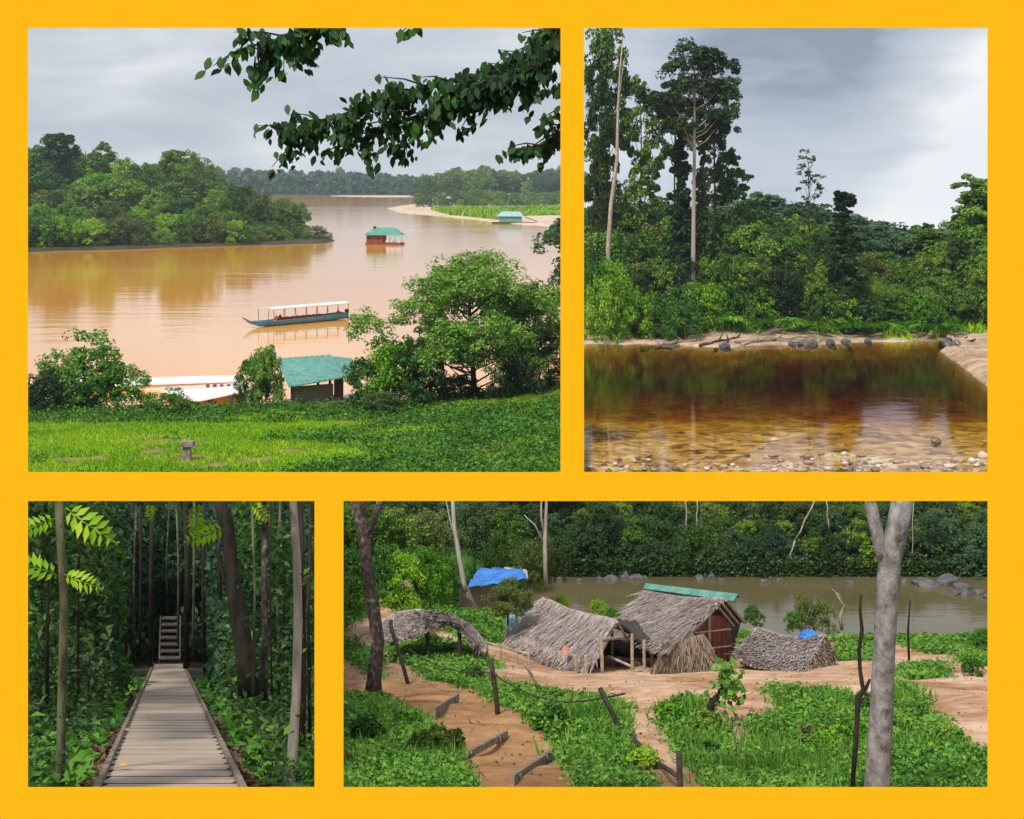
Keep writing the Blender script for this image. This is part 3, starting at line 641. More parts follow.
def raft_house():
    p = W1(385, 244.5); e = thing('raft_house', 'floating house with teal hipped roof and red-brown walls on the river', 'raft house', p, R(-8))
    m = MB(); m.box((0, 0, 0.35), (13.2, 7, 0.7)); m.build('raft', M_REDWD, e)
    m = MB(); m.box((-3.3, 0, 2.2), (6.3, 5.6, 3.0)); m.build('wall', M_REDWD, e)
    for x in (-5.3, -2.0):
        q = MB(); q.box((x, -2.83, 2.4), (1.0, 0.08, 1.2)); q.build('window', M_DWOOD, e)
    for x in (1.2, 3.2, 5.9):
        for y in (-2.8, 2.8):
            q = MB(); q.tube([(x, y, 0.7), (x, y, 3.9)], 0.12, 6); q.build('post', M_WHITE, e)
    for yy, zz in ((-2.9, 1.5), (-2.9, 1.1), (2.9, 1.5)):
        q = MB(); q.box((3.4, yy, zz), (5.5, 0.08, 0.12)); q.build('rail', M_WHITE, e)
    q = MB(); q.box((3, 0.5, 1.2), (2.6, 1.4, 0.12)); q.box((3, 0.5, 0.9), (0.3, 0.3, 0.6)); q.build('table', M_WOOD, e)
    q = MB(); q.add([(-7.2, -4, 3.6), (7, -4, 3.6), (7, 4, 3.6), (-7.2, 4, 3.6), (-4, 0, 6.3), (3.6, 0, 6.3)], [(0, 1, 5, 4), (1, 2, 5), (2, 3, 4, 5), (3, 0, 4), (3, 2, 1, 0)])
    q.build('roof', M_TEAL, e)
    q = MB(); q.box((-3.8, -0.4, 6.4), (0.9, 0.9, 0.9)); q.build('roof_vent', M_DWOOD, e)
    p = W1(514, 223.5); e = thing('houseboat', 'small moored houseboat with pale blue roof by the sandy point', 'houseboat', p, R(-6))
    q = MB(); q.box((0, 0, 0.4), (24, 7, 0.8)); q.build('raft', M_DWOOD, e)
    q = MB(); q.box((-2, 0, 2.4), (12, 6, 3.2)); q.build('wall', M_TEAL, e)
    q = MB(); q.add([(-9, -4, 4), (5.5, -4, 4), (5.5, 4, 4), (-9, 4, 4), (-7, 0, 6.6), (3.5, 0, 6.6)], [(0, 1, 5, 4), (1, 2, 5), (2, 3, 4, 5), (3, 0, 4), (3, 2, 1, 0)]); q.build('roof', M_PTARP, e)
    q = MB(); q.beam((6, 0, 3.6), (13, 0, 1.2), 4, 0.2); q.build('gangway', M_DWOOD, e)
raft_house()
# left bank headland
def land(name, outline, m, h=0.8, base=WZ-2, kind='structure', rough=0.6, edge=1.0):
    """low land with a soft rounded shore from a shoreline polygon in world x, y"""
    import bmesh
    c = sum((Vector((p[0], p[1], 0)) for p in outline), Vector())/len(outline); v = []; f = []; n = len(outline)
    rings = [(1.0, base), (1.0-0.006*edge, WZ+0.05), (1-0.03*edge, WZ+h*0.7), (0.85, WZ+h)]
    for s, z in rings:
        for p in outline:
            v.append((c.x+(p[0]-c.x)*s, c.y+(p[1]-c.y)*s, z))
    v.append((c.x, c.y, WZ+h))
    for r in range(3):
        for i in range(n): f.append((r*n+i, r*n+(i+1) % n, (r+1)*n+(i+1) % n, (r+1)*n+i))
    for i in range(n): f.append((3*n+i, 3*n+(i+1) % n, 4*n))
    o = mesh(name, v, f, m, smooth=False); tag(o, kind=kind); return o
land('river_bank', [W1(px, r)[:2] for px, r in ((4, 253), (60, 251), (120, 250), (180, 247.5), (240, 246), (290, 244.5), (325, 243.5), (336, 241), (326, 237.5), (305, 230), (290, 220), (270, 212), (200, 206), (4, 205))], M_BANK, 1.2)
TOP1 = ([20, 40, 57, 74, 100, 118, 137, 165, 182, 200, 208, 226, 245, 272, 294, 305, 318, 336], [148, 142, 134, 158, 145, 155, 162, 160, 150, 152, 172, 172, 187, 194, 200, 208, 222, 241])
def headland():
    r = random.Random(12); cnt = 0
    # back rows
    lbl = {'tall': 'tall slender headland tree', 'roundd': 'dark green rounded headland tree', 'roundl': 'bright green rounded headland tree', 'rounds': 'olive rounded headland tree',
           'bushd': 'dark headland waterside bush', 'bushl': 'bright headland waterside bush', 'bushs': 'olive headland waterside bush'}
    for rowi, (d0, dd, k0, step, lo) in enumerate(((800, 60, 1.0, 17, 300), (700, 30, 0.72, 17, 300), (630, 20, 0.45, 16, 322))):
        px = 14+rowi*5
        while px < lo:
            d = d0+r.uniform(-dd, dd); tp = np.interp(px, *TOP1); base = HZ-WZ/d*F
            tp = base-(base-tp)*(k0+r.uniform(-0.12, 0.04)); h = (base-tp)/F*d
            if px > 240: d = min(d, 660); 
            base = HZ-WZ/d*F; h = max(6, (base-tp)/F*d)
            c = r.choice(['d', 'l', 's', 'l', 'd']); lm = {'d': L_JUN, 'l': L_BRIGHT, 's': L_OLIVE}[c]
            if rowi < 2 and r.random() < 0.6: lm = L_JUN
            p = P(px, base, d); p.z = WZ+0.5
            plant_tree(p, h, 'round', lm, M_BARK, None, 0.042, 'jungle_tree', lbl['round'+('d' if lm is L_JUN else c)], 'tree', 'trees crowding the river headland', 1.15 if rowi else 1.0)
            px += step*r.uniform(0.7, 1.25)
    px = 10
    while px < 334:
        row = np.interp(px, [4, 120, 240, 336], [252, 249.5, 246.5, 242.5])-1.5; d = wrow(row)*r.uniform(1.0, 1.03)
        h = r.uniform(6, 14) if px < 250 else r.uniform(4, 8)
        if px > 318: h = r.uniform(2, 4)
        p = P(px, row, d); p.z = WZ+0.3; c = r.choice(['d', 'l', 's', 'd'])
        plant_tree(p, h, 'bush', {'d': L_JUN, 'l': L_BRIGHT, 's': L_OLIVE}[c], M_BARK, None, 0.05, 'waterside_bush', lbl['bush'+c], 'bush', 'bushes along the headland waterline', 1.2)
        px += r.uniform(8, 13)
    for px, tp, d, lab, st in ((57, 133, 760, 'tallest flat-crowned tree at the far end of the headland', 'emergent'), (100, 144, 740, 'dark tall round tree behind the headland canopy', 'tall'), (176, 150, 730, 'ragged tall tree near the middle of the headland', 'emergent'), (196, 151, 720, 'dense tall tree beside the ragged tree on the headland', 'round')):
        p = P(px, 230, d); p.z = WZ+0.5; h = -WZ+(HZ-tp)/F*d
        plant_tree(p, h, st, L_JUN, M_BARK, None, 0.03, 'jungle_tree', lab, 'tree', None, 1.3 if st != 'round' else .8)
headland()
# far bank of the river, one distant wood
def wood(name, pxs, d0, d1, tops, m, label, n, seed, size, ntree=60, base=WZ):
    rng = np.random.RandomState(seed); P_, N_ = [], []
    for k in range(ntree):
        px = rng.uniform(*pxs); d = rng.uniform(d0, d1); tp = np.interp(px, *tops)+abs(rng.randn())*1.6
        zt = (HZ-tp)/F*d*(d0/d)**0 if d < d0*1.01 else (HZ-tp)/F*d; h = zt-base; h *= 1-0.35*rng.rand()*(1-(d-d0)/(d1-d0))
        w = h*rng.uniform(0.22, 0.38)
        nc = 9; o = rng.randn(nc, 3); o /= np.linalg.norm(o, axis=1, keepdims=True)
        cc = np.array([(px-CX)/F*d, d, base+h*0.62])+o*np.array([w*0.7, w*0.7, h*0.3])*rng.rand(nc, 1)**0.4
        low = np.array([(px-CX)/F*d, d-w, base+h*0.22])+rng.randn(4, 3)*np.array([w*0.8, w*.3, h*0.1])
        p, nn = clump_points(np.concatenate([cc, low]), [w*0.42]*13, n//13, rng, squash=0.8); P_.append(p); N_.append(nn)
    return tag(leaves(np.concatenate(P_), np.concatenate(N_), size, rng, mat=m, name=name, link=True, aspect=0.8), label, 'wood', None, 'stuff')
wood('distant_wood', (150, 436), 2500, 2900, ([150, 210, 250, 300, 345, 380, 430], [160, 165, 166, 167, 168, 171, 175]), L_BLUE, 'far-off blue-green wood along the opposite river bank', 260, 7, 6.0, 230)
land('far_bank', [P(px, 194, d)[:2] for px, d in ((60, 2450), (250, 2430), (440, 2440), (440, 3000), (60, 3000))], M_BANK, 1.0)
land('sand_bar', [W1(px, r)[:2] for px, r in ((330, 196.2), (380, 197.2), (425, 197.0), (432, 195.2), (400, 194.6), (350, 195.0))], M_SAND, 0.6)
land('sand_bank', [W1(px, r)[:2] for px, r in ((387, 208.5), (398, 212), (425, 214.5), (450, 217), (480, 220), (505, 223.5), (540, 225.5), (571, 227), (571, 196), (440, 196), (425, 203), (400, 206))], M_SAND, 0.8)
land('grass_bank', [W1(px, r)[:2] for px, r in ((434, 212), (450, 216.2), (480, 219), (498, 221.4), (520, 217.5), (571, 216), (571, 207), (520, 210), (470, 209.5), (445, 209.8))], M_HILL, 1.2)
def rbank():
    rng = np.random.RandomState(8); n = 9000; px = 432+139*rng.rand(n); row = 208+13*rng.rand(n)
    k = (row < np.interp(px, [434, 450, 480, 498, 520, 571], [212, 216, 219, 221, 217.5, 216])) & (row > np.interp(px, [434, 470, 520, 571], [209.5, 209.5, 209.5, 207]))
    px, row = px[k], row[k]; d = 24*F/(row-HZ); pts = np.stack([(px-CX)/F*d, d, 0*d+WZ+0.8], 1)
    blades('grass', pts, 2.2, L_LAWN, 'green grass strip across the sandy point', 9, 0.5)
    r = random.Random(4)
    tops = ([410, 425, 445, 470, 490, 520, 545, 571], [188, 172, 170, 164, 166, 172, 168, 158])
    for rowi, (rb, k0, step) in enumerate(((200, 1.0, 12), (202.5, 0.8, 12), (205.5, 0.42, 9), (207.5, 0.24, 8))):
        px = 417+rowi
        while px < 575:
            row = rb+r.uniform(-0.6, 0.6); d = wrow(row); tp = np.interp(px, *tops); tp = row-(row-tp)*k0*r.uniform(0.8, 1.03); h = (row-tp)/F*d
            p = P(px, row, d); p.z = WZ+0.5
            c = r.choice([L_JUN, L_BLUE, L_JUN, L_BLUE, L_OLIVE]) if rowi < 2 else r.choice([L_MID, L_JUN, L_JUN])
            plant_tree(p, h, 'round' if rowi < 2 else 'bush', c, M_PBARK if r.random() < 0.3 else M_BARK, None, 0.05, 'bank_tree' if rowi < 2 else 'bank_bush',
                       ('tall tree in the wood behind the sand' if rowi < 2 else 'low bush between wood and sand'), 'tree' if rowi < 2 else 'bush', 'trees behind the sandy point' if rowi < 2 else 'bushes behind the sandy point', 1.2)
            px += step*r.uniform(0.7, 1.3)
rbank()
# overhanging branch
def overhang():
    rng = np.random.RandomState(21); r = random.Random(21); d = 17.0
    defs = [  # px,row path, leaf size px, leaf count
        ('leafy_branch', 'longest overhanging branch, reaching far out over the river view', [(574, -40), (566, 30), (540, 68), (505, 80), (470, 76), (420, 90), (370, 104), (330, 120), (288, 138)], 11, 1150, 30),
        ('leafy_branch', 'big-leafed branch hanging at the upper right corner of the river view', [(572, -60), (558, 10), (545, 40), (520, 60), (500, 80), (485, 100)], 22, 200, 30),
        ('leafy_branch', 'branch of dark broad leaves hanging at the top edge over the river', [(352, -60), (336, 8), (308, 30), (280, 42), (248, 46)], 14, 420, 30),
        ('leafy_branch', 'lower leafy branch tip at the right edge of the river view', [(574, 40), (575, 100), (562, 132), (543, 146), (528, 152)], 12, 230, 18),
        ('leafy_branch', 'second strand of the overhanging foliage, drooping below the longest branch', [(570, -50), (540, 70), (480, 96), (430, 112), (385, 128), (350, 146)], 11, 620, 26),
        ('leafy_branch', 'small leafy sprig at the top edge between the two long branches', [(460, -60), (430, 0), (412, 34)], 13, 70, 12)]
    for nm, lab, path, ls, cnt, spread in defs:
        dd = d+r.uniform(-1, 1); pts = [P(x, y, dd+0.05*i) for i, (x, y) in enumerate(path)]
        e = thing(nm, lab, 'branch', pts[0], 0, 'branches overhanging the river view'); loc = pts[0]
        m = MB(); k = len(pts); m.tube([p-loc for p in pts], [0.05*(1-0.8*i/(k-1)) for i in range(k)], 6)
        tot = [0]
        for a, b in zip(pts, pts[1:]): tot.append(tot[-1]+(b-a).length)
        pos, nr, ax = [], [], []
        def at(t):
            L = t*tot[-1]
            for i in range(k-1):
                if L <= tot[i+1]: return pts[i].lerp(pts[i+1], (L-tot[i])/(tot[i+1]-tot[i]))
            return pts[-1]
        nt_ = max(5, cnt//22)
        for j in range(nt_):
            t = 0.22+0.78*(j+r.random()*0.6)/nt_; s = at(min(t, 1))
            tip = s+Vector((r.uniform(-1.3, 0.3), r.uniform(-0.8, 0.8), r.uniform(-1.0, 0.35)))*spread/F*d*1.45
            m.tube([s-loc, (s+tip)/2+Vector((0, 0, 0.03))-loc, tip-loc], [0.014, 0.01, 0.004], 4)
            for q in range(cnt//nt_):
                u = r.random(); c = s.lerp(tip, u)+Vector((r.gauss(0, 1), r.gauss(0, 1), r.gauss(0, 0.7)))*spread*0.17/F*d
                pos.append(c-Vector((0, 0, ls*0.4/F*d))-loc); nr.append((r.gauss(0, .5), -1+r.gauss(0, .5), r.gauss(0.3, .4))); ax.append((r.gauss(0, 0.5), r.gauss(0, 0.2), -1))
        m.build('branch_wood', M_DBARK, e, True)
        n = len(pos); sz = ls/F*d*(0.6+0.7*rng.rand(n)); a = np.array(ax); p0 = np.array(pos); nn = np.array(nr)
        nn /= np.linalg.norm(nn, axis=1, keepdims=True); a -= (a*nn).sum(1, keepdims=True)*nn; a /= np.linalg.norm(a, axis=1, keepdims=True); b = np.cross(nn, a)
        prof = [(-0.5, 0), (-0.3, 0.17), (0, 0.25), (0.25, 0.16), (0.5, 0)]
        V = []
        for (u, w) in prof: V.append(p0+a*(sz*u)[:, None]+b*(sz*w)[:, None]+nn*(sz*0.1*(w > 0))[:, None])
        for (u, w) in prof[-2:0:-1]: V.append(p0+a*(sz*u)[:, None]-b*(sz*w)[:, None]+nn*(sz*0.1)[:, None])
        V = np.stack(V, 1); kk = V.shape[1]
        # two halves folded on the midrib
        f = []
        ii = np.arange(n)[:, None]*kk
        f = np.concatenate([ii+np.array([[0, 1, 2, 3]]), ii+np.array([[0, 3, 4, 4]])[:, :4]*0+ii*0+np.array([[0, 0, 0, 0]])], 0) if False else ii+np.arange(kk)[None, :]
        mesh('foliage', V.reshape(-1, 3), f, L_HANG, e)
overhang()

# ================================================================== view 2: clear amber pool below tall rainforest
def z2(X, Y):
    px = CX+X/Y*F
    sh = np.interp(px, [570, 640, 690, 730, 800, 860, 940, 1010], [236, 234, 230, 229, 234, 236, 237, 237])+fbm(X*0.13, X*0+3)*7
    a = np.clip((Y-sh)/14, -4, 1.0); b = np.clip((Y-sh-14)/60, 0, 1)
    z = WZ+np.where(a < 0, a*30, a*1.6)+b*2.0
    # beach at the right
    c = np.clip((px-938-np.abs(Y-224)*1.25)/14, -6, 1); z = np.maximum(z, WZ+np.where(c < 0, c*12, c*0.9))
    return np.maximum(z, WZ-6.5)+fbm(X*0.25, Y*0.25)*0.5
def cov2(X, Y, Z): return np.clip((Y-243)/6+fbm(X*.3, Y*.3)*5, 0, 1)
M_SHORE = groundmat('shore_ground', (0.26, 0.17, 0.10), (0.58, 0.42, 0.29), (0.02, 0.05, 0.01), (0.05, 0.09, 0.02), 0.2)
terrain('shore', z2, np.linspace(572.5, 1050, 150), np.concatenate([np.linspace(172, 270, 110), np.linspace(275, 560, 30)]), M_SHORE, cov2)
def z_bed(X, Y):
    return WZ-np.interp(Y, [126, 133, 144, 156, 165, 177, 236], [0.05, 0.15, 0.32, 0.65, 1.2, 2.4, 6.0])+fbm(X*0.3, Y*0.25)*0.7*np.interp(Y, [126, 150], [0.5, 1])
terrain('riverbed', z_bed, np.linspace(572.5, 1050, 150), np.linspace(126.2, 236, 120), M_BED)
def pool():
    a = [((572.6-CX)/F*126.5, 126.5), ((1049-CX)/F*126.5, 126.5), ((1049-CX)/F*244, 244), ((572.6-CX)/F*244, 244)]
    v = [(x, y, WZ) for x, y in a]+[(x, y, WZ-7.5) for x, y in a]
    tag(mesh('pool_water', v, [(0, 1, 2, 3), (7, 6, 5, 4), (0, 4, 5, 1), (1, 5, 6, 2), (2, 6, 7, 3), (3, 7, 4, 0)], M_AMBER), kind='structure')
pool()
def pool_stones():
    r = random.Random(31); spots = [(808, 457, 11, 7), (809, 463, 10, 5), (845, 461, 11, 7), (861, 455, 10, 4), (936, 442, 11, 8), (774, 440, 9, 4), (773, 456, 10, 5), (781, 461, 8, 5), (983, 457, 9, 9), (898, 462, 12, 6), (844, 454, 7, 4), (960, 452, 8, 3), (972, 461, 9, 6), (676, 469, 7, 4), (876, 470, 12, 5), (724, 467, 8, 4), (950, 467, 12, 6), (828, 469, 10, 5), (801, 470, 11, 5), (925, 467, 11, 5)]
    for i, (px, row, w, h) in enumerate(spots):
        p = W1(px, row); s = p.y/F
        rock(p+Vector((0, 0, h*s*0.12)), w*s, w*s*1.3, h*s*1.15, M_STONE, i, 'river_stone', ('large rounded stone, alone in the pool farther out than the pebbles' if i == 4 else 'rounded stone in the pool shallows'), None if i == 4 else 'stones in the shallows of the pool')
    for i in range(330):
        px = r.uniform(590, 985); row = 474-abs(r.gauss(0, 9))
        if row < 446 or (px < 760 and r.random() < 0.5): continue
        p = W1(px, row); s = p.y/F; w = r.uniform(2.5, 7)
        rock(p+Vector((0, 0, -0.05+r.uniform(-0.1, 0.05))), w*s, w*s*1.3, w*s*0.6, M_STONE, i, 'river_stone', 'small pebble in the pool shallows', 'pebbles in the shallows of the pool')
pool_stones()
def driftwood():
    r = random.Random(8)
    for i, (a, b, w) in enumerate([((662, 345), (704, 341), 0.35), ((700, 347), (735, 339), 0.3), ((742, 346), (775, 337), 0.3), ((770, 340), (812, 346), 0.35), ((716, 352), (740, 337), 0.4), ((820, 341), (800, 349), 0.3), ((735, 343), (810, 339), 0.28), ((940, 346), (975, 343), 0.5), ((948, 338), (958, 347), 0.4), ((640, 350), (680, 347), 0.35)]):
        pa, pb = hit(z2, *a, 150), hit(z2, *b, 150); pa.z += w*0.6; pb.z += w; m = MB(); pts = wob(pa, pb, 7, w*0.7, r)
        m.tube(pts, [w*(1-0.1*k) for k in range(8)], 7)
        m.tube([pts[4], pts[4]+Vector((r.uniform(-1.5, 1.5), 0.3, 0.5+0.6*r.random()))], [w*0.5, w*0.15], 5)
        tag(m.build('driftwood_log', (M_WOOD, M_DWOOD, M_POLE)[i % 3], smooth=True), ('pale grey', 'dark', 'bleached')[i % 3]+' driftwood log on the pool shore', 'log', 'driftwood on the pool shore')
    for i, px in enumerate((723, 726, 792, 800, 806, 812, 830, 846, 868, 948, 955)):
        p = hit(z2, px, 348 if px < 780 else 345, 150); p.z = max(p.z, WZ+0.15); s = r.uniform(0.9, 1.7); rock(p, s*1.3, s, s, M_ROCK, i, 'shore_rock', 'dark grey rock at the waterline of the pool shore', 'rocks at the pool shore')
driftwood()
def forest2():
    r = random.Random(77)
    def T(px, base, top, d, style, lm, bm=M_BARK, wide=1.0, ls=0.03, label='', name='rainforest_tree', seed=None, group=None, dens=1.0, cat='tree', rz=None):
        x = (px-CX)/F*d; z = float(z2(np.array(x), np.array(float(d)))); h = (HZ-top)/F*d-z
        return plant_tree(Vector((x, d, z-0.1)), h, style, lm, bm, seed, ls, name, label, cat, group, wide, dens, rz)
    # distant trees, their haze put into the leaf colour
    px = 578
    tops = ([578, 600, 640, 660, 700, 740, 760, 790, 830, 860, 900, 920, 960, 1000], [205, 195, 208, 200, 215, 205, 190, 205, 208, 220, 226, 228, 224, 215])
    for d0, off in ((290, 0), (276, 8)):
        px = 606
        while px < 1004:
            tp = np.interp(px, *tops)+off+r.uniform(-5, 5)
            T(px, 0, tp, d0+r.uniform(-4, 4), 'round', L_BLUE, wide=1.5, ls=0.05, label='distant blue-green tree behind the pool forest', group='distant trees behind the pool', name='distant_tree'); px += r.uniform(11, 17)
    g = 'rainforest trees along the pool'
    tops = ([578, 600, 630, 650, 680, 715, 740, 760, 775, 800, 830, 860, 880, 910, 935, 955, 975, 1000], [200, 215, 215, 208, 215, 225, 195, 205, 218, 205, 215, 235, 250, 265, 240, 225, 205, 180])
    for d0, k0, step in ((262, 1.0, 15), (255, 0.82, 15), (249, 0.6, 14)):
        px = 603
        while px < 1004:
            d = d0+r.uniform(-3, 3); tp = np.interp(px, *tops)+r.uniform(-6, 8); x = (px-CX)/F*d; base = HZ+22/d*F; tp = base-(base-tp)*k0*r.uniform(0.88, 1.03)
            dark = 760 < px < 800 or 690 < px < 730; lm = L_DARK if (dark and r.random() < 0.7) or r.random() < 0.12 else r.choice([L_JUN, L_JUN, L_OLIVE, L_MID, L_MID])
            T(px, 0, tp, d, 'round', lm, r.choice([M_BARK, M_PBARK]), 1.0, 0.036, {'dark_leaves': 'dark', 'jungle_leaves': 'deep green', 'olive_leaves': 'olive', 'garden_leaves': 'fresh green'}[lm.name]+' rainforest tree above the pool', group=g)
            px += step*r.uniform(0.75, 1.25)
    px = 606
    while px < 1004:   # shrubs in front
        d = r.uniform(243, 262) if px < 935 else r.uniform(246, 262); hh = np.interp(px, [576, 620, 650, 700, 740, 800, 860, 940, 1000], [12, 11, 7, 10, 6, 7, 6, 7, 10])*r.uniform(0.75, 1.15)
        x = (px-CX)/F*d; z = float(z2(np.array(x), np.array(float(d)))); lm = r.choice([L_BRIGHT, L_MID, L_BRIGHT]) if px < 735 or 890 < px < 920 else r.choice([L_MID, L_JUN, L_BRIGHT, L_JUN, L_MID])
        plant_tree(Vector((x, d, z-0.1)), hh, 'bush', lm, M_BARK, None, 0.055, 'shore_shrub', {'dark_leaves': 'dark', 'jungle_leaves': 'deep green', 'bright_leaves': 'bright yellow-green', 'garden_leaves': 'fresh green'}[lm.name]+' shrub on the pool shore', 'shrub', 'shrubs along the pool shore', 0.7 if px < 640 else 1.0)
        px += r.uniform(8, 13)
    for px, d, tp, lab in ((682, 236, 296, 'large rounded bush nearest the water beside the driftwood'), (612, 237, 262, 'bright bush at the dark end of the pool'), (640, 238, 285, 'bright bush next to the dark end of the pool'), (660, 238, 300, 'fresh green bush between the two largest shore bushes')):
        T(px, 0, tp, d, 'bush', L_BRIGHT if px < 650 else L_MID, wide=0.68 if px < 650 else 0.95, ls=0.05, label=lab, name='shore_shrub', cat='bush')
    # the named tall trees
    T(693, 0, 36, 249, 'emergent', L_DARK, M_PBARK, 1.3, 0.012, 'tallest dark-crowned emergent tree with a pale trunk', seed=11, dens=2.4, name='emergent_tree')
    T(716, 0, 66, 264, 'emergent', L_DARK, M_BARK, 0.9, 0.013, 'dark emergent tree overlapping the tallest one from behind', seed=12, dens=2.2, name='emergent_tree')
    T(676, 0, 78, 266, 'emergent', L_DARK, M_BARK, 0.8, 0.013, 'smaller dark emergent tree on the near side of the tallest one', seed=13, dens=2.2, name='emergent_tree')
    T(681, 0, 125, 252, 'spire', L_DARK, M_DBARK, 0.95, 0.022, 'vine-smothered column beside the pale trunk of the tallest tree', seed=5, dens=1.5, name='vine_column', cat='vine-covered tree')
    T(704, 0, 120, 253, 'spire', L_DARK, M_DBARK, 0.8, 0.022, 'vine-smothered column behind the pale trunk of the tallest tree', seed=6, dens=1.5, name='vine_column', cat='vine-covered tree')
    T(724, 0, 150, 268, 'emergent', L_JUN, M_PBARK, 1.1, 0.022, 'slim tree standing just below the dark emergent crowns', seed=14, name='slim_tree')
    T(608, 0, 22, 262, 'tall', L_JUN, M_BARK, .72, 0.02, 'tall tree with broken crown at the left side of the pool view', seed=21, dens=1.3, name='tall_tree')
    T(636, 0, 76, 264, 'tall', L_JUN, M_BARK, 0.75, 0.02, 'tall loose-crowned tree behind the leaning pale dead trunk', seed=22, dens=1.2, name='tall_tree')
    T(597, 0, 60, 258, 'tall', L_DARK, M_BARK, .45, 0.02, 'dark tall tree at the very edge of the pool view', seed=23, dens=1.3, name='tall_tree')
    T(810, 0, 148, 246, 'sparse', L_DARK, M_BARK, 1.3, 0.012, 'thin sparse conifer-like tree standing clear above the forest', seed=31, dens=0.8, name='sparse_tree')
    T(845, 0, 186, 245, 'spire', L_DARK, M_DBARK, 1.75, 0.026, 'dark vine-covered snag shaped like a column', seed=32, dens=1.5, name='vine_column', cat='vine-covered tree')
    T(985, 0, 172, 262, 'tall', L_JUN, M_BARK, 1.9, 0.028, 'tall spreading tree at the far side of the pool view', seed=33, dens=1.3, name='tall_tree')
    T(968, 0, 205, 256, 'tall', L_MID, M_PBARK, 1.7, 0.03, 'fresh green tree in front of the tall spreading tree', seed=36, dens=1.3, name='tall_tree')
    T(930, 0, 222, 262, 'tall', L_JUN, M_BARK, 1.6, 0.03, 'deep green tree between the snag and the white-trunked tree', seed=37, dens=1.2, name='tall_tree')
    T(958, 0, 235, 250, 'tall', L_OLIVE, M_PBARK, 1.3, 0.03, 'olive tree with a white leaning trunk near the sand spit', seed=34, name='tall_tree')
    for px, s_, k_ in ((652, 5, 0), (705, 5.5, 1), (772, 4, 0), (812, 4.5, 2), (866, 4, 1), (932, 4, 2), (615, 5, 2)):
        x = (px-CX)/F*242; fern(Vector((x, 242, float(z2(np.array(x), np.array(242.0)))+1.2)), s_, 'palm', k_, L_BRIGHT if k_ else L_MID, 'shore_palm', 'feathery low palm on the pool shore', 'low palms on the pool shore')
    # leaning pale dead trunk
    m = MB(); pts = [P(612, 292, 250), P(608, 250, 250), P(611, 205, 250), P(617, 160, 250), P(618, 110, 250), P(620, 70, 250), P(623, 38, 250)]
    m.tube(pts, [0.42, 0.36, 0.32, 0.27, 0.22, 0.15, 0.06], 8); m.tube([pts[4], P(624, 58, 250)], [0.1, 0.03], 5); m.tube([pts[5], P(630, 48, 250)], [0.1, 0.03], 5); m.tube([pts[5], P(615, 52, 250)], [.08, .03], 5)
    e = thing('dead_tree', 'leaning pale dead trunk with a bare forked top', 'dead tree', (0, 0, 0)); m.build('trunk', M_PBARK, e, True)
    # pale slim trunks glimpsed in the wall
    for px, r0, r1 in ((776, 262, 325), (812, 235, 300), (952, 275, 330), (798, 268, 318), (920, 255, 290)):
        m = MB(); m.tube(wob(P(px, r1+14, 258), P(px+2, r0, 258), 5, 0.12, r), [0.24, .22, .2, .17, .13, .05], 6)
        e = thing('bare_trunk', 'pale slim bare trunk in the forest wall', 'tree trunk', (0, 0, 0), group='pale bare trunks in the forest wall'); m.build('trunk', M_PBARK, e, True)
    rng = np.random.RandomState(5); n = 9000; px = 574+430*rng.rand(n); Y = 236+22*rng.rand(n); X = (px-CX)/F*Y; k = (fbm(X*.12+3, Y*.15) > 0.0) & (Y > 240); X, Y = X[k], Y[k]
    blades('shore_grass', np.stack([X, Y, z2(X, Y)], 1), 1.1, L_LAWN, 'patches of bright grass behind the sandy pool shore', 3, 0.2)
    n = 14000; px = 574+430*rng.rand(n); Y = 246+120*rng.rand(n); X = (px-CX)/F*Y
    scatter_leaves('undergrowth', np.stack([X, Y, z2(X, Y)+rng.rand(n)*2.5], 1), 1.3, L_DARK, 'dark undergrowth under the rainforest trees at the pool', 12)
forest2()

# ================================================================== view 3: the boardwalk through the forest
VP = 632.0; D0 = 13.7
def z3b(Y):                                   # boardwalk surface height at distance Y
    return -(VP-HZ)/F*Y-D0*(787-VP)/F
def bx(Y, s):                                 # board edge x, s=-1 left, +1 right
    vx = 168.0; half = (102.5 if False else 70.0)/F*D0
    ctr = (vx-CX)/F*Y+((170-vx)/F*D0)
    return ctr+s*half
def z3(X, Y):
    z = z3b(Y)-0.22; c = bx(Y, 0); dx = np.abs(X-c)
    side = np.clip(dx-0.75, 0, None)
    return z+fbm(X*0.5, Y*0.5)*0.5*np.clip(side, 0, 1)-0.15*np.clip(side, 0, 1)+np.clip(side-2.0, 0, 5)*0.10
terrain('forest_floor', z3, np.linspace(-20, 328.5, 110), np.linspace(12.62, 100, 220), M_FLOOR, lambda X, Y, Z: np.clip(0.5+fbm(X*.4, Y*.4)*4, 0, 1))
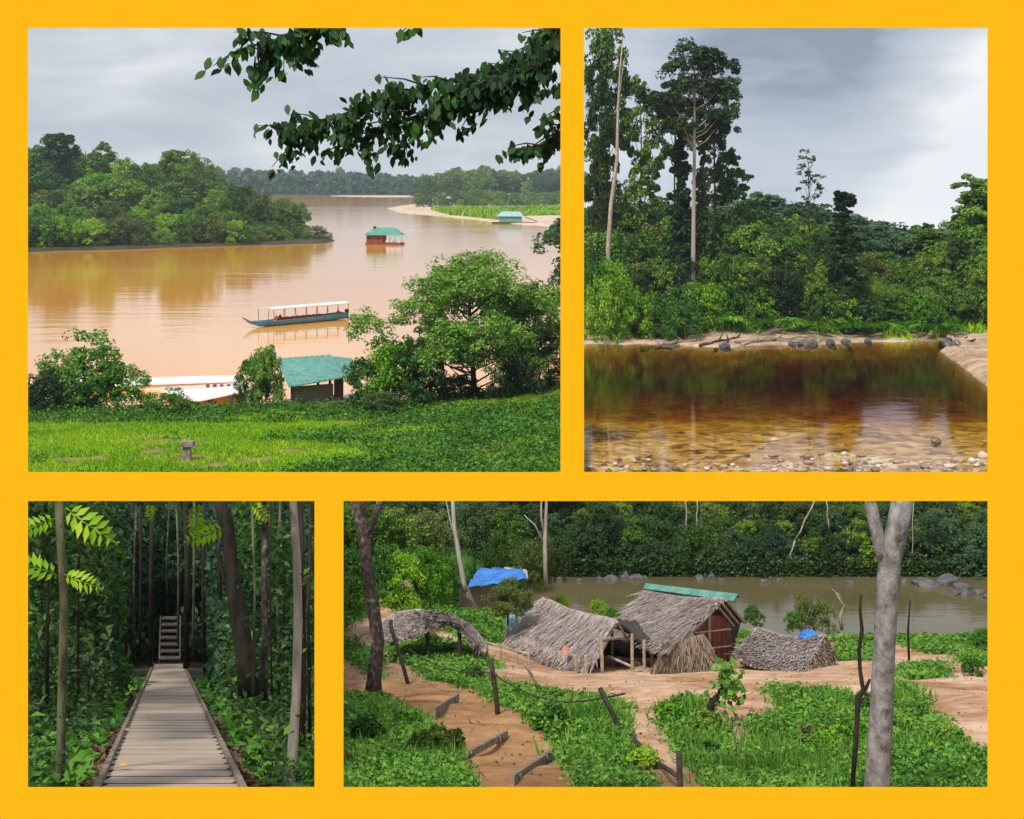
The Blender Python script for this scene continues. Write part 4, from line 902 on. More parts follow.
def boardwalk():
    e = thing('boardwalk', 'straight plank boardwalk running down into the dark forest', 'boardwalk', (bx(D0, 0), D0, z3b(D0)))
    o = Vector(e.location); y = 12.75; q = MB(); r = random.Random(3); sl = math.atan(-(VP-HZ)/F); cnt = 0; far = MB()
    while y < 66:
        w = 0.60; yc = y+w/2; hw = (bx(yc, 1)-bx(yc, -1))/2
        Mx = Matrix.Rotation(sl, 4, 'X') @ Matrix.Rotation(r.uniform(-0.004, 0.004), 4, 'Z')
        t = MB(); t.box(Vector((bx(yc, 0)+r.uniform(-.01, .01), yc, z3b(yc)-0.02+r.uniform(-.004, .004)))-o, (hw*2, w/math.cos(sl)-0.012, 0.04), M=Mx)
        if cnt < 99: t.build('plank', M_BOARD, e)
        else: far.add(t.v, t.f)
        cnt += 1; 
        g_ = MB(); g_.box(Vector((bx(y+w+.03, 0), y+w+0.032, z3b(y+w+.032)-0.0215))-o, (hw*1.97, 0.070, 0.04), M=Mx); g_.build('gap_shade_strip', M_DWOOD, e)  # dark strip laid in each plank gap to draw its shade
        y += w+0.064
    tag(far.build('planks', M_BOARD, e), kind='stuff')
    for s in (-1, 1):
        m = MB(); a = Vector((bx(12.7, s)+s*0.01, 12.7, z3b(12.7)+0.03)); b = Vector((bx(66, s)+s*0.01, 66, z3b(66)+0.03)); m.beam(a-o, b-o, 0.05, 0.05); m.build('edge_rail', M_WOOD, e)
        m = MB(); m.beam(a-o-Vector((s*.12, 0, .14)), b-o-Vector((s*.12, 0, .14)), 0.08, 0.14); m.build('joist', M_DWOOD, e)
    # steps climbing at the far end
    p = P(170, 660, 70); e2 = thing('wooden_steps', 'short flight of pale wooden steps at the far end of the boardwalk', 'steps', p)
    for k in range(7):
        m = MB(); m.box((-0.10*k, 0.45*k, 0.1+0.185*k*0.9), (0.78*1.1-0.03*k, 0.40, 0.05)); m.box((-0.10*k, 0.45*k+0.2, 0.0+0.185*k*0.9), (0.8-0.03*k, 0.04, 0.18)); m.build('step', M_WOOD, e2)
    for s in (-1, 1):
        m = MB(); m.beam((s*0.45, -0.1, 0.0), (s*0.45-0.6, 2.9, 1.05), 0.06, 0.26); m.build('stringer', M_WOOD, e2)
    # fallen leaves on the boards
    for i, (px, row, w, mm, lab) in enumerate(((123, 770, 9, M_OLEAF, 'curled orange leaf lying on the near planks'), (127, 733, 7, M_POLE, 'pale fallen leaf on the edge of the boardwalk'), (147, 718, 4, M_PINK, 'small reddish leaf on the boardwalk'), (149, 687, 6, M_DWOOD, 'small dark leaf where the boardwalk narrows'), (204, 709, 8, M_DWOOD, 'dark curled leaf at the far side plank edge'), (217, 742, 5, M_DWOOD, 'dark leaf near the plank ends'))):
        Y = D0*(787-VP)/(row-VP); c = P(px, row, Y)+Vector((0, 0, 0.03)); s = w/F*Y
        v = [(-.5, 0, 0), (-.2, .25, .10), (.2, .28, .12), (.55, .05, .05), (.2, -.22, .1), (-.2, -.2, .08), (0, 0.02, 0.0)]
        o_ = mesh('fallen_leaf', [(a*s, b*s*1.6, c_*s*1.5+0.01) for a, b, c_ in v], [(0, 6, 1), (1, 6, 2), (2, 6, 3), (3, 6, 4), (4, 6, 5), (5, 6, 0)], mm); o_.location = c; o_.rotation_euler = (0, 0, i*1.1+0.4)
        tag(o_, lab, 'leaf')
boardwalk()
def trunk_px(name, pts, widths, d, m, label, group=None, extra=(), cat='tree trunk', dz=None):
    e = thing(name, label, cat, (0, 0, 0), group=group); q = MB(); r = random.Random(len(label))
    P3 = [P(x, y, d if dz is None else dz(i)) for i, (x, y) in enumerate(pts)]
    q.tube(P3, [w/2/F*p.y for w, p in zip(widths, P3)], 12)
    for ep, ew in extra:
        E = [P(x, y, d) for x, y in ep]; q.tube(E, [w/2/F*p.y for w, p in zip(ew, E)], 10)
    return e, q.build('trunk', m, e, True)
def forest3():
    r = random.Random(17)
    trunk_px('jungle_tree', [(60, 800), (61, 740), (63, 660), (64, 600), (61, 550), (58, 486)], [10, 9, 9, 8, 8, 9], 15.0, M_MBARK, 'slim mossy trunk standing nearest on the fern side of the boardwalk')
    trunk_px('jungle_tree', [(286, 800), (291, 770), (296, 700), (298, 620), (297, 560), (292, 486)], [14, 11, 9, 9, 8, 7], 15.5, M_PBARK, 'pale curving slim trunk at the far right of the boardwalk view')
    trunk_px('jungle_tree', [(301, 800), (303, 700), (303, 600), (300, 486)], [7, 7, 6, 6], 17.5, M_DBARK, 'dark trunk hidden just behind the pale curving trunk')
    trunk_px('jungle_tree', [(250, 694), (246, 660), (240, 625), (234, 590), (230, 550), (226, 520), (214, 486)], [24, 20, 18, 15, 14, 14, 13], 26.0, M_DBARK, 'thick dark trunk with a bend and a swollen base beside the boardwalk', extra=[([(240, 625), (232, 600), (222, 570), (215, 540)], [8, 6, 4, 2])])
    trunk_px('jungle_tree', [(264, 700), (265, 640), (264, 580), (266, 486)], [7, 7, 6, 7], 24.0, M_LBARK, 'straight reddish trunk between the thick dark one and the pale curved one')
    for i, (px, b, w, d, m) in enumerate(((151, 662, 5, 45, M_DBARK), (186, 664, 6, 42, M_DBARK), (193, 655, 3, 50, M_MBARK), (178, 640, 2.5, 60, M_MBARK), (205, 668, 4, 44, M_DBARK), (126, 665, 4, 40, M_DBARK), (98, 660, 6, 32, M_DBARK), (112, 600, 3, 36, M_DBARK), (220, 660, 5, 36, M_DBARK), (279, 690, 3, 28, M_MBARK), (40, 660, 4, 30, M_DBARK), (140, 655, 3, 55, M_DBARK), (253, 690, 3, 22, M_MBARK), (78, 690, 3, 24, M_DBARK), (47, 700, 4, 22, M_DBARK), (90, 640, 2, 30, M_LBARK), (134, 650, 2.5, 48, M_LBARK), (168, 640, 2, 80, M_LBARK), (212, 650, 2.5, 46, M_MBARK), (272, 690, 2, 21, M_DBARK), (310, 740, 4, 18, M_DBARK))):
        trunk_px('understory_tree', [(px, b+4), (px+r.uniform(-2, 2), (b+486)/2), (px+r.uniform(-3, 3), 486)], [w, w*.9, w*.8], d, m, 'thin dark understory trunk in the boardwalk forest', 'thin trunks deeper in the boardwalk forest')
    # fern and shrub layer
    k = 0
    for i in range(120):
        Y = r.uniform(13.5, 48); side = r.choice((-1, 1)); x = bx(Y, side)+side*abs(r.gauss(0.5, 1.6)); px = CX+x/Y*F
        if px < 10 or px > 322: continue
        if side < 0 and x > bx(Y, -1)-0.45: continue
        if side > 0 and x < bx(Y, 1)+0.4: continue
        z = float(z3(np.array(x), np.array(Y))); kd = r.choice(['fern', 'broad', 'broad', 'palm'] if side > 0 else ['fern', 'palm', 'broad', 'fern'])
        s = r.uniform(0.35, 0.75)*(1 if Y < 25 else 1.5); dk = r.random() < 0.35
        fern((x, Y, z), s, kd, r.randrange(3), L_MID if dk else L_FERN, {'fern': 'fern', 'palm': 'young_palm', 'broad': 'broadleaf_plant'}[kd],
             {'fern': 'feathery', 'palm': 'drooping palm-like', 'broad': 'broad-leafed'}[kd]+(' dull green' if dk else ' fresh green')+' plant '+('right' if side > 0 else 'left')+' of the boardwalk', 'understory plants along the boardwalk')
    # dense leafy understory behind
    rng = np.random.RandomState(2); n = 230000
    Y = 13+80*rng.rand(n)**0.9; px = -15+342*rng.rand(n); X = (px-CX)/F*Y; zg = z3(X, Y); c = bx(Y, 0)
    top = -(486-HZ)/F*Y; hgt = (top-zg)
    hh = rng.rand(n)*hgt*0.98
    clear = (np.abs(X-c) < np.where(Y > 42, 1.9, 0.95)) & (Y < 84)
    near = (Y < 26) & (hh > 0.45)
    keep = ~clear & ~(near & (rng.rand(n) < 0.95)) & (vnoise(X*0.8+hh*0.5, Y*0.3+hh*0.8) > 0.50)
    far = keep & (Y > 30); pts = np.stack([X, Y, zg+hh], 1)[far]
    scatter_leaves('haze_tinted_foliage', pts, 0.02+0.0055*pts[:, 1], L_BLUE, 'leaves with bluish haze in their colour deep in the forest around the steps', 15, up=0.5, aspect=0.42)  # haze of the forest depth is painted as a bluish leaf colour
    pts = np.stack([X, Y, zg+hh], 1)[keep & ~far]
    scatter_leaves('understory_foliage', pts, 0.02+0.0050*pts[:, 1], L_DARK, 'dark tangle of leaves filling the forest behind the boardwalk', 5, up=0.5, aspect=0.42)  # darker leaf colour stands for the shade of the forest depth
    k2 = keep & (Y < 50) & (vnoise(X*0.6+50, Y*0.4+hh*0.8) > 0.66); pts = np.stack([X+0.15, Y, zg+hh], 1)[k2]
    scatter_leaves('light_tinted_foliage', pts, 0.02+0.0055*pts[:, 1], L_MID, 'paler leaves with light put into their colour among the forest by the boardwalk', 7, up=0.5, aspect=0.42)  # paler leaf colour stands for light falling on these leaves
    n = 16000; Y = 13+30*rng.rand(n); px = 0+326*rng.rand(n); X = (px-CX)/F*Y; c = bx(Y, 0); k = np.abs(X-c) > 0.72; X, Y = X[k], Y[k]
    scatter_leaves('leaf_litter', np.stack([X, Y, z3(X, Y)+0.01], 1), 0.13, L_DEAD, 'brown leaf litter covering the forest floor', 8, lift=0.2)
    n = 9000; Y = 13+30*rng.rand(n); px = 0+326*rng.rand(n); X = (px-CX)/F*Y; c = bx(Y, 0); k = (np.abs(X-c) > 0.8) & (fbm(X*.6, Y*.5) > -0.02); X, Y = X[k], Y[k]
    scatter_leaves('seedlings', np.stack([X, Y, z3(X, Y)], 1), 0.16, L_FERN, 'small green seedlings over the forest floor', 9, lift=1.2)
    # back wall of trees
    for i in range(26):
        px = -5+i*13; d = r.uniform(86, 98); x = (px-CX)/F*d; z = float(z3(np.array(x), np.array(d))); h = -(490-HZ)/F*d-z
        plant_tree(Vector((x, d, z)), h, 'bush', L_BLUE if i % 3 else L_MID, M_DBARK, None, 0.03, 'forest_tree', 'leafy tree closing the boardwalk forest', 'tree', 'trees closing the boardwalk view', 0.35)
    # canopy over the walk: thin high layer of leaves
    n = 42000; Y = 14+84*rng.rand(n); px = -20+346*rng.rand(n); X = (px-CX)/F*Y; row = 485+np.abs(rng.randn(n))*6; row = np.minimum(row, 500+22*vnoise(px*0.05, Y*0.1)); Z = -(row-HZ)/F*Y
    k = (vnoise(X*0.7+3, Y*0.5+8) > 0.60) & (Y < 27)
    scatter_leaves('canopy_foliage', np.stack([X, Y, Z], 1)[k], 0.011*Y[k], L_MID, 'dark leaf canopy closing over the boardwalk forest', 14, up=1.0, lift=0, aspect=0.7)
    # bright yellow-green sprays near the camera
    for i, (px, row, s, ang, lab) in enumerate(((66, 508, 0.42, -0.55, 'vivid yellow-green spray of leaves at the top of the mossy trunk'), (58, 575, 0.34, 2.75, 'vivid arching leaf spray crossing the mossy trunk'), (64, 574, 0.28, -0.3, 'small vivid leaf spray on the boardwalk side of the mossy trunk'), (196, 503, 0.26, -1.5, 'bright hanging leaves above the boardwalk end'), (226, 528, 0.30, 3.4, 'bright twig of leaves in front of the thick dark trunk'), (250, 500, 0.2, -0.8, 'bright leaf twig high beside the thick dark trunk'), (150, 500, 0.14, -1.5, 'bright leaf tips hanging at the top middle of the forest view'), (56, 518, 0.28, 3.5, 'vivid leaf spray high behind the mossy trunk'))):
        rr = np.random.RandomState(i); vv, ff = frond(rr, s*1.3, 8, s*0.42, 0.8, 0.42); vv = [tuple(np.array(p_)+rr.randn(3)*s*0.012) for p_ in vv]; o = mesh('leaf_spray', vv, ff, L_VIVID); o.location = P(px, row, 14.6); c_, s_ = math.cos(ang), math.sin(ang); Mx = Matrix(((c_, -s_*.9, .3), (-.25, -.35, .9), (s_, c_*.9, .3))).to_4x4(); o.rotation_euler = Mx.to_euler()
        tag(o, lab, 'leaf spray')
    # fallen sticks and logs
    for i, (a, b, w) in enumerate(((((28), 690), (60, 655), 0.03), ((88, 650), (120, 680), 0.05), ((75, 655), (108, 642), 0.04), ((180, 668), (232, 700), 0.11), ((255, 712), (285, 728), 0.10), ((125, 655), (148, 674), 0.07), ((30, 720), (45, 700), 0.04))):
        Ya = hit(z3, *a, 12.7, 95); Yb = hit(z3, *b, 12.7, 95); dd = min(Ya.y, Yb.y); pa, pb = P(*a, Ya.y), P(*b, Ya.y*0.97); m = MB(); m.tube(wob(pa+Vector((0, 0, w)), pb+Vector((0, 0, w)), 5, w, r), [w, w*.9, w*.9, w*.8, w*.7, w*.5], 6)
        tag(m.build('fallen_branch', M_MBARK if w > 0.08 else M_WOOD, smooth=True), ('mossy thick fallen log' if w > .08 else 'thin bare fallen branch')+' lying beside the boardwalk', 'branch', 'fallen wood beside the boardwalk')
forest3()

# ================================================================== view 4: the thatched camp above the olive river
W4 = -23.0
def z4(X, Y):
    px = CX+X/Y*F
    z = np.interp(Y, [12, 22, 33, 45, 62, 72, 79.5, 84, 90, 92.8, 96, 110, 140], [-5.6, -8.35, -11.3, -14.6, -18.8, -20.9, -22.9, -24.5, -24.5, -23.2, -22.0, -21.6, -26])
    # left shoulder stays higher towards the river so the slope hides the water there
    l = np.clip((552-px)/70, 0, 1); z = z+l*np.interp(Y, [50, 78, 90, 100, 110], [0, 1.6, 2.3, 0.6, 0])
    bank = np.clip((Y-24)/10, 0, 1)*np.clip((52-Y)/8, 0, 1)
    z = z+bank*0.9*(fbm(X*0.12+2, Y*0.12+7)*2)
    z = z+np.clip((Y-72)/6, 0, 1)*np.clip((86-Y)/4, 0, 1)*fbm(X*0.22+5, Y*0.1)*1.6
    return z+fbm(X*0.45, Y*0.45)*0.3*np.clip((79-Y)/5, 0.3, 1)
def pip(px, row, poly):
    inside = np.zeros(np.shape(px), bool); n = len(poly); j = n-1
    for i in range(n):
        xi, yi = poly[i]; xj, yj = poly[j]
        c = ((yi > row) != (yj > row)) & (px < (xj-xi)*(row-yi)/(yj-yi+1e-9)+xi); inside ^= c; j = i
    return inside
GREENS = [[(330, 702), (378, 702), (410, 711), (436, 742), (462, 768), (474, 800), (330, 800)],
          [(415, 668), (445, 664), (500, 682), (560, 692), (600, 698), (626, 712), (622, 735), (645, 765), (652, 800), (580, 800), (562, 760), (538, 722), (508, 706), (480, 693), (430, 680)],
          [(658, 718), (680, 705), (703, 706), (718, 725), (732, 760), (744, 800), (715, 800), (690, 765), (670, 745)],
          [(750, 722), (790, 716), (850, 712), (880, 700), (905, 690), (935, 720), (960, 752), (1000, 765), (1000, 800), (765, 800), (745, 760)],
          [(768, 690), (800, 688), (850, 700), (870, 720), (800, 716)],
          [(832, 648), (868, 644), (876, 660), (834, 662)], [(730, 630), (880, 626), (882, 642), (735, 643)], [(893, 640), (1000, 630), (1000, 646), (935, 654)], [(740, 640), (760, 636), (760, 650), (735, 655)],
          [(903, 668), (930, 662), (945, 676), (908, 682)], [(965, 650), (1000, 650), (1000, 668), (965, 664)],
          [(330, 540), (480, 540), (550, 560), (545, 600), (500, 640), (480, 645), (380, 600), (330, 640)],
          [(330, 640), (372, 650), (380, 680), (330, 650)], [(385, 640), (450, 640), (500, 668), (470, 672), (400, 665)], [(560, 600), (640, 610), (640, 625), (560, 615)]]
def green4(X, Y, jit=0):
    px = CX+X/Y*F; row = HZ-z4(X, Y)/Y*F; px2 = px+(fbm(X*0.9, Y*0.9))*18; row2 = row+fbm(X*0.9+40, Y*0.9)*9
    g = np.zeros(np.shape(X), bool)
    for q in GREENS: g |= pip(px2, row2, q)
    g |= (Y > 91.5)
    return g
terrain('camp_ground', z4, np.linspace(329.3, 1060, 330), np.concatenate([np.linspace(13, 60, 190), np.linspace(60.4, 122, 110)]), M_CAMP, lambda X, Y, Z: green4(X, Y).astype(float), lambda X, Y, Z: np.clip((590-(CX+X/Y*F))/60, 0, 1)*np.clip((HZ-Z/Y*F-672)/14, 0, 1)+np.clip(fbm(X*.3+7, Y*.3)*5-0.3, 0, 0.8))
terrain('camp_river', lambda X, Y: W4+0*X, np.linspace(329.4, 1059, 4), np.linspace(76, 96, 4), M_GRIV)
def camp_green():
    rng = np.random.RandomState(44); n = 460000
    Y = 14+(80-14)*rng.rand(n)**1.1; px = 330+720*rng.rand(n); X = (px-CX)/F*Y
    k = green4(X+rng.randn(n)*0.0045*Y, Y+rng.randn(n)*0.005*Y); k &= (Y < 79) & ((vnoise(X*1.1, Y*1.1) > 0.16) | (rng.rand(n) < .3)); X, Y = X[k], Y[k]; Z = z4(X, Y); h = 0.12+0.6*np.clip(fbm(X*0.5+9, Y*0.5)*3+0.25, 0, 1)
    pts = np.stack([X, Y, Z+h*rng.rand(len(X))*0.55], 1); m = rng.rand(len(X)) < np.where(fbm(X*0.25+30, Y*0.25) > 0.02, 0.72, 0.93)
    scatter_leaves('creeper_cover', pts[m], (0.030+0.0019*pts[m][:, 1]), L_WEED, 'leafy green creepers over the slope of the camp', 3, lift=0.3, cat='ground cover', aspect=0.7)
    blades('grass', np.stack([X, Y, Z], 1)[~m], 0.24, L_MID, 'green grass tufts on the slope of the camp', 3, 0.10)
    n = 1400; Y = 17+60*rng.rand(n); px = 330+700*rng.rand(n); X = (px-CX)/F*Y; k = ~green4(X, Y); X, Y = X[k], Y[k]
    scatter_leaves('leaf_litter', np.stack([X, Y, z4(X, Y)+0.01], 1), 0.07, L_DEAD, 'dry litter on the bare camp soil', 8, lift=0.1, cat='litter')
camp_green()
def slope_weeds():
    r = random.Random(71); k = 0; n = 0
    while n < 34 and k < 4000:
        k += 1; px = r.uniform(346, 985); row = r.uniform(660, 785); p = hit(z4, px, row, 13, 78)
        if not bool(green4(np.array([p.x]), np.array([p.y]))[0]): continue
        lm, w = r.choice([(L_JUN, 'deep green'), (L_MID, 'fresh green'), (L_BRIGHT, 'bright green'), (L_MID, 'fresh green'), (L_OLIVE, 'olive')])
        h = r.uniform(0.22, 0.5); plant_tree(p, h, 'bush', lm, M_BARK, None, 0.16, 'weed_clump', w+' weed clump on the creeper slope', 'weed', 'weed clumps on the camp slope', r.uniform(1.0, 1.6), 0.35); n += 1
slope_weeds()
def H4(px, row): return hit(z4, px, row, 13, 78)
def strands(name, quads, n, L, w, m, parent, seed, lift=0.05, jit=0.25, sag=0.0):
    """thatch: n overlapping strips laid down the slope on each bilinear patch (a,b top; c,d bottom)"""
    rng = np.random.RandomState(seed); VV = []
    for a, b, c, d_ in quads:
        a, b, c, d_ = [np.array(q) for q in (a, b, c, d_)]
        u = rng.rand(n); nr_ = 10; q_ = rng.randint(0, nr_, n); v = (q_+0.12*rng.rand(n)+0.05*np.sin(u*17+q_))/nr_*1.0+0.02*rng.rand(n)
        def S(u, v):
            q = (a[None]*(1-u)[:, None]+b[None]*u[:, None])*(1-v)[:, None]+(d_[None]*(1-u)[:, None]+c[None]*u[:, None])*v[:, None]
            q[:, 2] -= sag*np.sin(np.pi*np.clip(u, 0, 1))*(1-0.3*v)+sag*0.35*np.sin(np.pi*np.clip(v, 0, 1)); return q
        p = S(u, v); dn = S(u, v+0.02)-p; dn /= np.linalg.norm(dn, axis=1, keepdims=True)
        ac = S(u+0.02, v)-p; ac /= np.linalg.norm(ac, axis=1, keepdims=True); nn = np.cross(ac, dn)
        nn *= np.sign(nn[:, 2:3]+1e-9)
        dn = dn+ac*(rng.randn(n, 1)*jit)+nn*(rng.randn(n, 1)*0.07); dn /= np.linalg.norm(dn, axis=1, keepdims=True)
        l = L*(0.6+0.8*rng.rand(n, 1)); ww = w*(0.6+0.8*rng.rand(n, 1)); p0 = p+nn*lift*(0.1+rng.rand(n, 1)*0.9)
        tl = p0-ac*ww/2; tr = p0+ac*ww/2; e = p0+dn*l+nn*lift*1.1
        VV.append(np.stack([tl, tr, e+ac*ww*0.3, e-ac*ww*0.3], 1))
    V = np.concatenate(VV).reshape(-1, 3); return mesh(name, V, np.arange(len(V)).reshape(-1, 4), m, parent)
def patch_solid(mb, a, b, c, d_, t=0.12, nu=8, nv=6, rough=0.05, seed=0, sag=0.0):
    r = random.Random(seed); v = []; a, b, c, d_ = map(Vector, (a, b, c, d_))
    for j in range(nv+1):
        for i in range(nu+1):
            p = a.lerp(b, i/nu).lerp(d_.lerp(c, i/nu), j/nv); v.append(p+Vector((0, 0, r.uniform(-1, 1)*rough-sag*math.sin(math.pi*i/nu)*(1-0.3*j/nv)-sag*0.35*math.sin(math.pi*j/nv))))
    w = nu+1; f = [(j*w+i, (j+1)*w+i, (j+1)*w+i+1, j*w+i+1) for j in range(nv) for i in range(nu)]
    n = len(v); v += [p-Vector((0, 0, t)) for p in v]; f += [tuple(k+n for k in q[::-1]) for q in f]
    rim = [i for i in range(w)]+[j*w+nu for j in range(1, nv+1)]+[nv*w+i for i in range(nu-1, -1, -1)]+[j*w for j in range(nv-1, 0, -1)]
    for k in range(len(rim)): x, y = rim[k], rim[(k+1) % len(rim)]; f.append((x, y, y+n, x+n))
    mb.add(v, f)
def huts():
    r = random.Random(6)
    # --- long low hut
    e = thing('thatched_hut', 'long low hut whose grey thatch reaches almost to the ground, open at the gable', 'hut', (0, 0, 0))
    A, B = P(543, 597, 67), P(617, 619, 60.5); C, D_ = P(592, 668, 57.5), P(511, 636, 64.5)
    M1 = P(566, 671, 58.5)
    A2, B2 = P(570, 608, 70), P(640, 634, 63.5)
    rf = MB(); patch_solid(rf, A, B, C, D_, seed=1, sag=0.13); patch_solid(rf, A+Vector((0, 0, .02)), B+Vector((0, 0, .02)), B2, A2, seed=2, sag=0.13)
    ro = rf.build('roof', M_THATCH, e)
    strands('thatch_strands', [(A, B, C, D_)], 5200, 0.75, 0.055, M_THATCH, ro, 3, 0.06, 0.3, 0.13)
    strands('thatch_fringe', [(D_.lerp(C, 0.12)+Vector((0, 0, .2)), C+Vector((0, 0, 0.15)), P(590, 677, 57.3), P(530, 662, 62))], 1300, 0.5, 0.05, M_THATCH, ro, 5, 0.06)
    for px, r0, r1, d in ((575, 655, 683, 57.5), (585, 655, 688, 57.2), (601, 634, 690, 58.0), (520, 640, 652, 63), (548, 655, 668, 60.5), (536, 648, 660, 62)):
        m = MB(); m.tube([P(px+r.uniform(-1, 1), r0, d), P(px+2, r1, d)], 0.065, 7); m.build('post', M_POLE, e)
    m = MB(); m.poly([P(527, 645, 64.5), P(600, 655, 60.5), P(600, 680, 60.5), P(527, 662, 64.5)], (0, 0.08, 0)); m.build('back_wall', M_DWOOD, e)
    m = MB(); m.tube([P(598, 640, 58), P(637, 636, 62)], 0.06, 6); m.build('tie_beam', M_POLE, e)
    m = MB(); m.tube([P(603, 640, 59), P(615, 622, 60)], 0.05, 6); m.tube([P(628, 640, 60.8), P(617, 622, 60)], 0.05, 6); m.build('rafter', M_POLE, e)
    c = H4(566, 655); cl = mesh('cloth', [P(560, 657, 58.9)+Vector((0, -0.15, 0.2)), P(567, 650, 59.4)+Vector((0, -0.15, 0.2)), P(571, 654, 59)+Vector((0, -.15, .2)), P(566, 659, 58.6)+Vector((0, -.15, .2)), P(564, 653, 59.2)+Vector((0, -.2, .35))], [(0, 4, 1), (1, 4, 2), (2, 4, 3), (3, 4, 0)], M_PINK)
    tag(cl, 'crumpled faded red cloth lying on the grey thatch', 'cloth')
    # --- big hut with green ridge
    e = thing('thatched_hut', 'tallest hut with green ridge sheet, grey thatch and red-brown plank gable', 'hut', (0, 0, 0))
    A, B = P(648, 588, 69), P(725, 598, 62.8); C, D_ = P(667, 652, 57.8), P(620, 619, 65); C2 = P(695, 634, 60.3); E1 = P(746, 621, 64.6); E0 = P(672, 603, 71)
    rf = MB(); patch_solid(rf, A, B, C, D_, seed=4, sag=0.12); ro = rf.build('roof', M_THATCH, e)
    strands('thatch_strands', [(A, B, C, D_)], 6500, 0.75, 0.055, M_THATCH, ro, 7, 0.06, 0.3, 0.12)
    rf = MB(); patch_solid(rf, A, B, E1, E0, t=0.1, seed=5, rough=0.02); rf.build('rear_roof', M_BTHATCH, e)
    m = MB(); up = Vector((0, 0, .16)); m.poly([A+up+Vector((-.1, 0, .05)), B+up+Vector((.5, -.1, .03)), B.lerp(C, 0.09)+up+Vector((0.5, -.1, -.05)), A.lerp(D_, 0.09)+up+Vector((-.1, 0, -.05))], (0, 0, -0.03))
    m.poly([A+up+Vector((-.1, 0, .05)), B+up+Vector((.5, -.1, .03)), B.lerp(E1, 0.15)+up+Vector((.5, 0, 0)), A.lerp(E0, 0.15)+up], (0, 0, -0.03)); m.build('ridge_sheet', M_TEAL, e)
    # plank gable wall
    g = [(695, 622), (702, 618), (709, 616), (716, 614), (723, 612), (731, 614)]
    for i in range(8):
        t0, t1 = i/8, (i+1)/8; x0, x1 = 694+37*t0, 694+37*t1-0.5; rt0, rt1 = np.interp([x0, x1], [694, 700, 731], [632, 616, 616]); b0, b1 = np.interp([x0, x1], [694, 731], [667, 660]); d0, d1 = np.interp([x0, x1], [694, 731], [60.6, 63.6])
        m = MB(); m.poly([P(x0, rt0, d0), P(x1, rt1, d1), P(x1, b1, d1), P(x0, b0, d0)], (0.02, 0.05+0.03*(i % 2), 0)); m.build('plank', M_REDWD, e)
    m = MB(); m.poly([P(696, 634, 61.0), P(726, 600, 63.4), P(741, 622, 64.8), P(731, 660, 63.9), P(694, 667, 60.9)], (0, 0.05, 0)); m.build('dark_wall', M_DWOOD, e)
    for px, r0, r1, d in ((709, 608, 616, 61.6),):
        m = MB(); m.tube([P(px, 606, d), P(px, 664, d-.1)], 0.06, 6); m.build('post', M_POLE, e)
    for k, (rl, rr_) in enumerate(((633, 629), (650, 646))):
        m = MB(); m.tube([P(694, rl, 60.4), P(731, rr_, 63.3)], 0.035, 6); m.build('batten', M_POLE, e)
    for k in range(3):
        m = MB(); m.tube([P(726-k*5, 600+k*2, 62.6-k*.3), P(744-k*5, 622+k*2, 64.2-k*.2)], 0.05, 6); m.build('rafter', M_POLE, e)
    strands('side_thatch', [(P(662, 642, 58.2), P(700, 634, 60.2), P(701, 668, 59.6), P(650, 672, 57.6))], 2600, 0.9, 0.05, M_BTHATCH, e, 9, 0.22, 0.45)
    m = MB(); patch_solid(m, P(665, 645, 58.9), P(697, 637, 60.7), P(696, 672, 60.3), P(656, 674, 58.4), t=0.05, seed=3); m.build('side_wall', M_BTHATCH, e)
    # --- open shed between them
    e = thing('open_shed', 'dark open shed on pole posts between the two bigger thatched huts', 'shed', (0, 0, 0))
    for px, r0, r1, d in ((632, 634, 684, 58.5), (644, 640, 682, 58.8), (612, 630, 668, 62), (652, 650, 672, 60.8)):
        m = MB(); m.tube([P(px, r0, d), P(px+0.5, r1, d)], 0.06, 7); m.build('post', M_POLE, e)
    m = MB(); m.poly([P(603, 640, 66), P(660, 640, 66), P(660, 676, 64), P(603, 664, 66)], (0, 0.08, 0)); m.build('back_wall', M_DWOOD, e)
    m = MB(); patch_solid(m, P(617, 619, 61.5), P(640, 621, 64), P(668, 655, 58.4), P(636, 637, 60.2), t=0.1, seed=8); m.build('roof', M_DWOOD, e)
    m = MB(); m.beam(P(606, 668, 62), P(640, 662, 62), 0.5, 0.06); m.build('bench', M_WOOD, e)
    # rails in front
    e = thing('pole_railing', 'low pale pole railing in front of the open shed', 'railing', (0, 0, 0))
    for a, b in (((603, 677, 57.6), (641, 670, 58.6)), ((641, 670, 58.6), (663, 679, 57.2)), ((641, 678, 58.6), (659, 688, 57.2)), ((608, 656, 59.6), (633, 667, 59))):
        m = MB(); m.tube([P(*a), P(*b)], 0.05, 6); m.build('rail', M_POLE, e)
    for px, r0, r1, d in ((606, 676, 690, 57.7), (621, 673, 685, 58.1), (641, 670, 682, 58.6), (658, 679, 690, 57.2), (593, 678, 690, 57.2)):
        m = MB(); m.tube([P(px, r0, d), P(px, r1, d)], 0.05, 6); m.build('post', M_POLE, e)
    # --- low hut at the right
    e = thing('thatched_hut', 'smallest low hut with purple-grey thatch down to the ground beside the plank gable', 'hut', (0, 0, 0))
    A, B = P(757, 627, 65.5), P(826, 635, 62.5); C, D_ = P(803, 674, 58.3), P(735, 656, 60.5); R1 = P(835, 653, 62); R2 = P(834, 682, 59.4); R3 = P(803, 676, 58.4)
    rf = MB(); patch_solid(rf, A, B, C, D_, seed=11, sag=0.2); patch_solid(rf, B, R1, R2, C, t=0.05, seed=12); ro = rf.build('roof', M_THATCH, e)
    strands('thatch_strands', [(A, B, C, D_)], 4200, 0.6, 0.05, M_THATCH, ro, 13, 0.06, 0.3, 0.2)
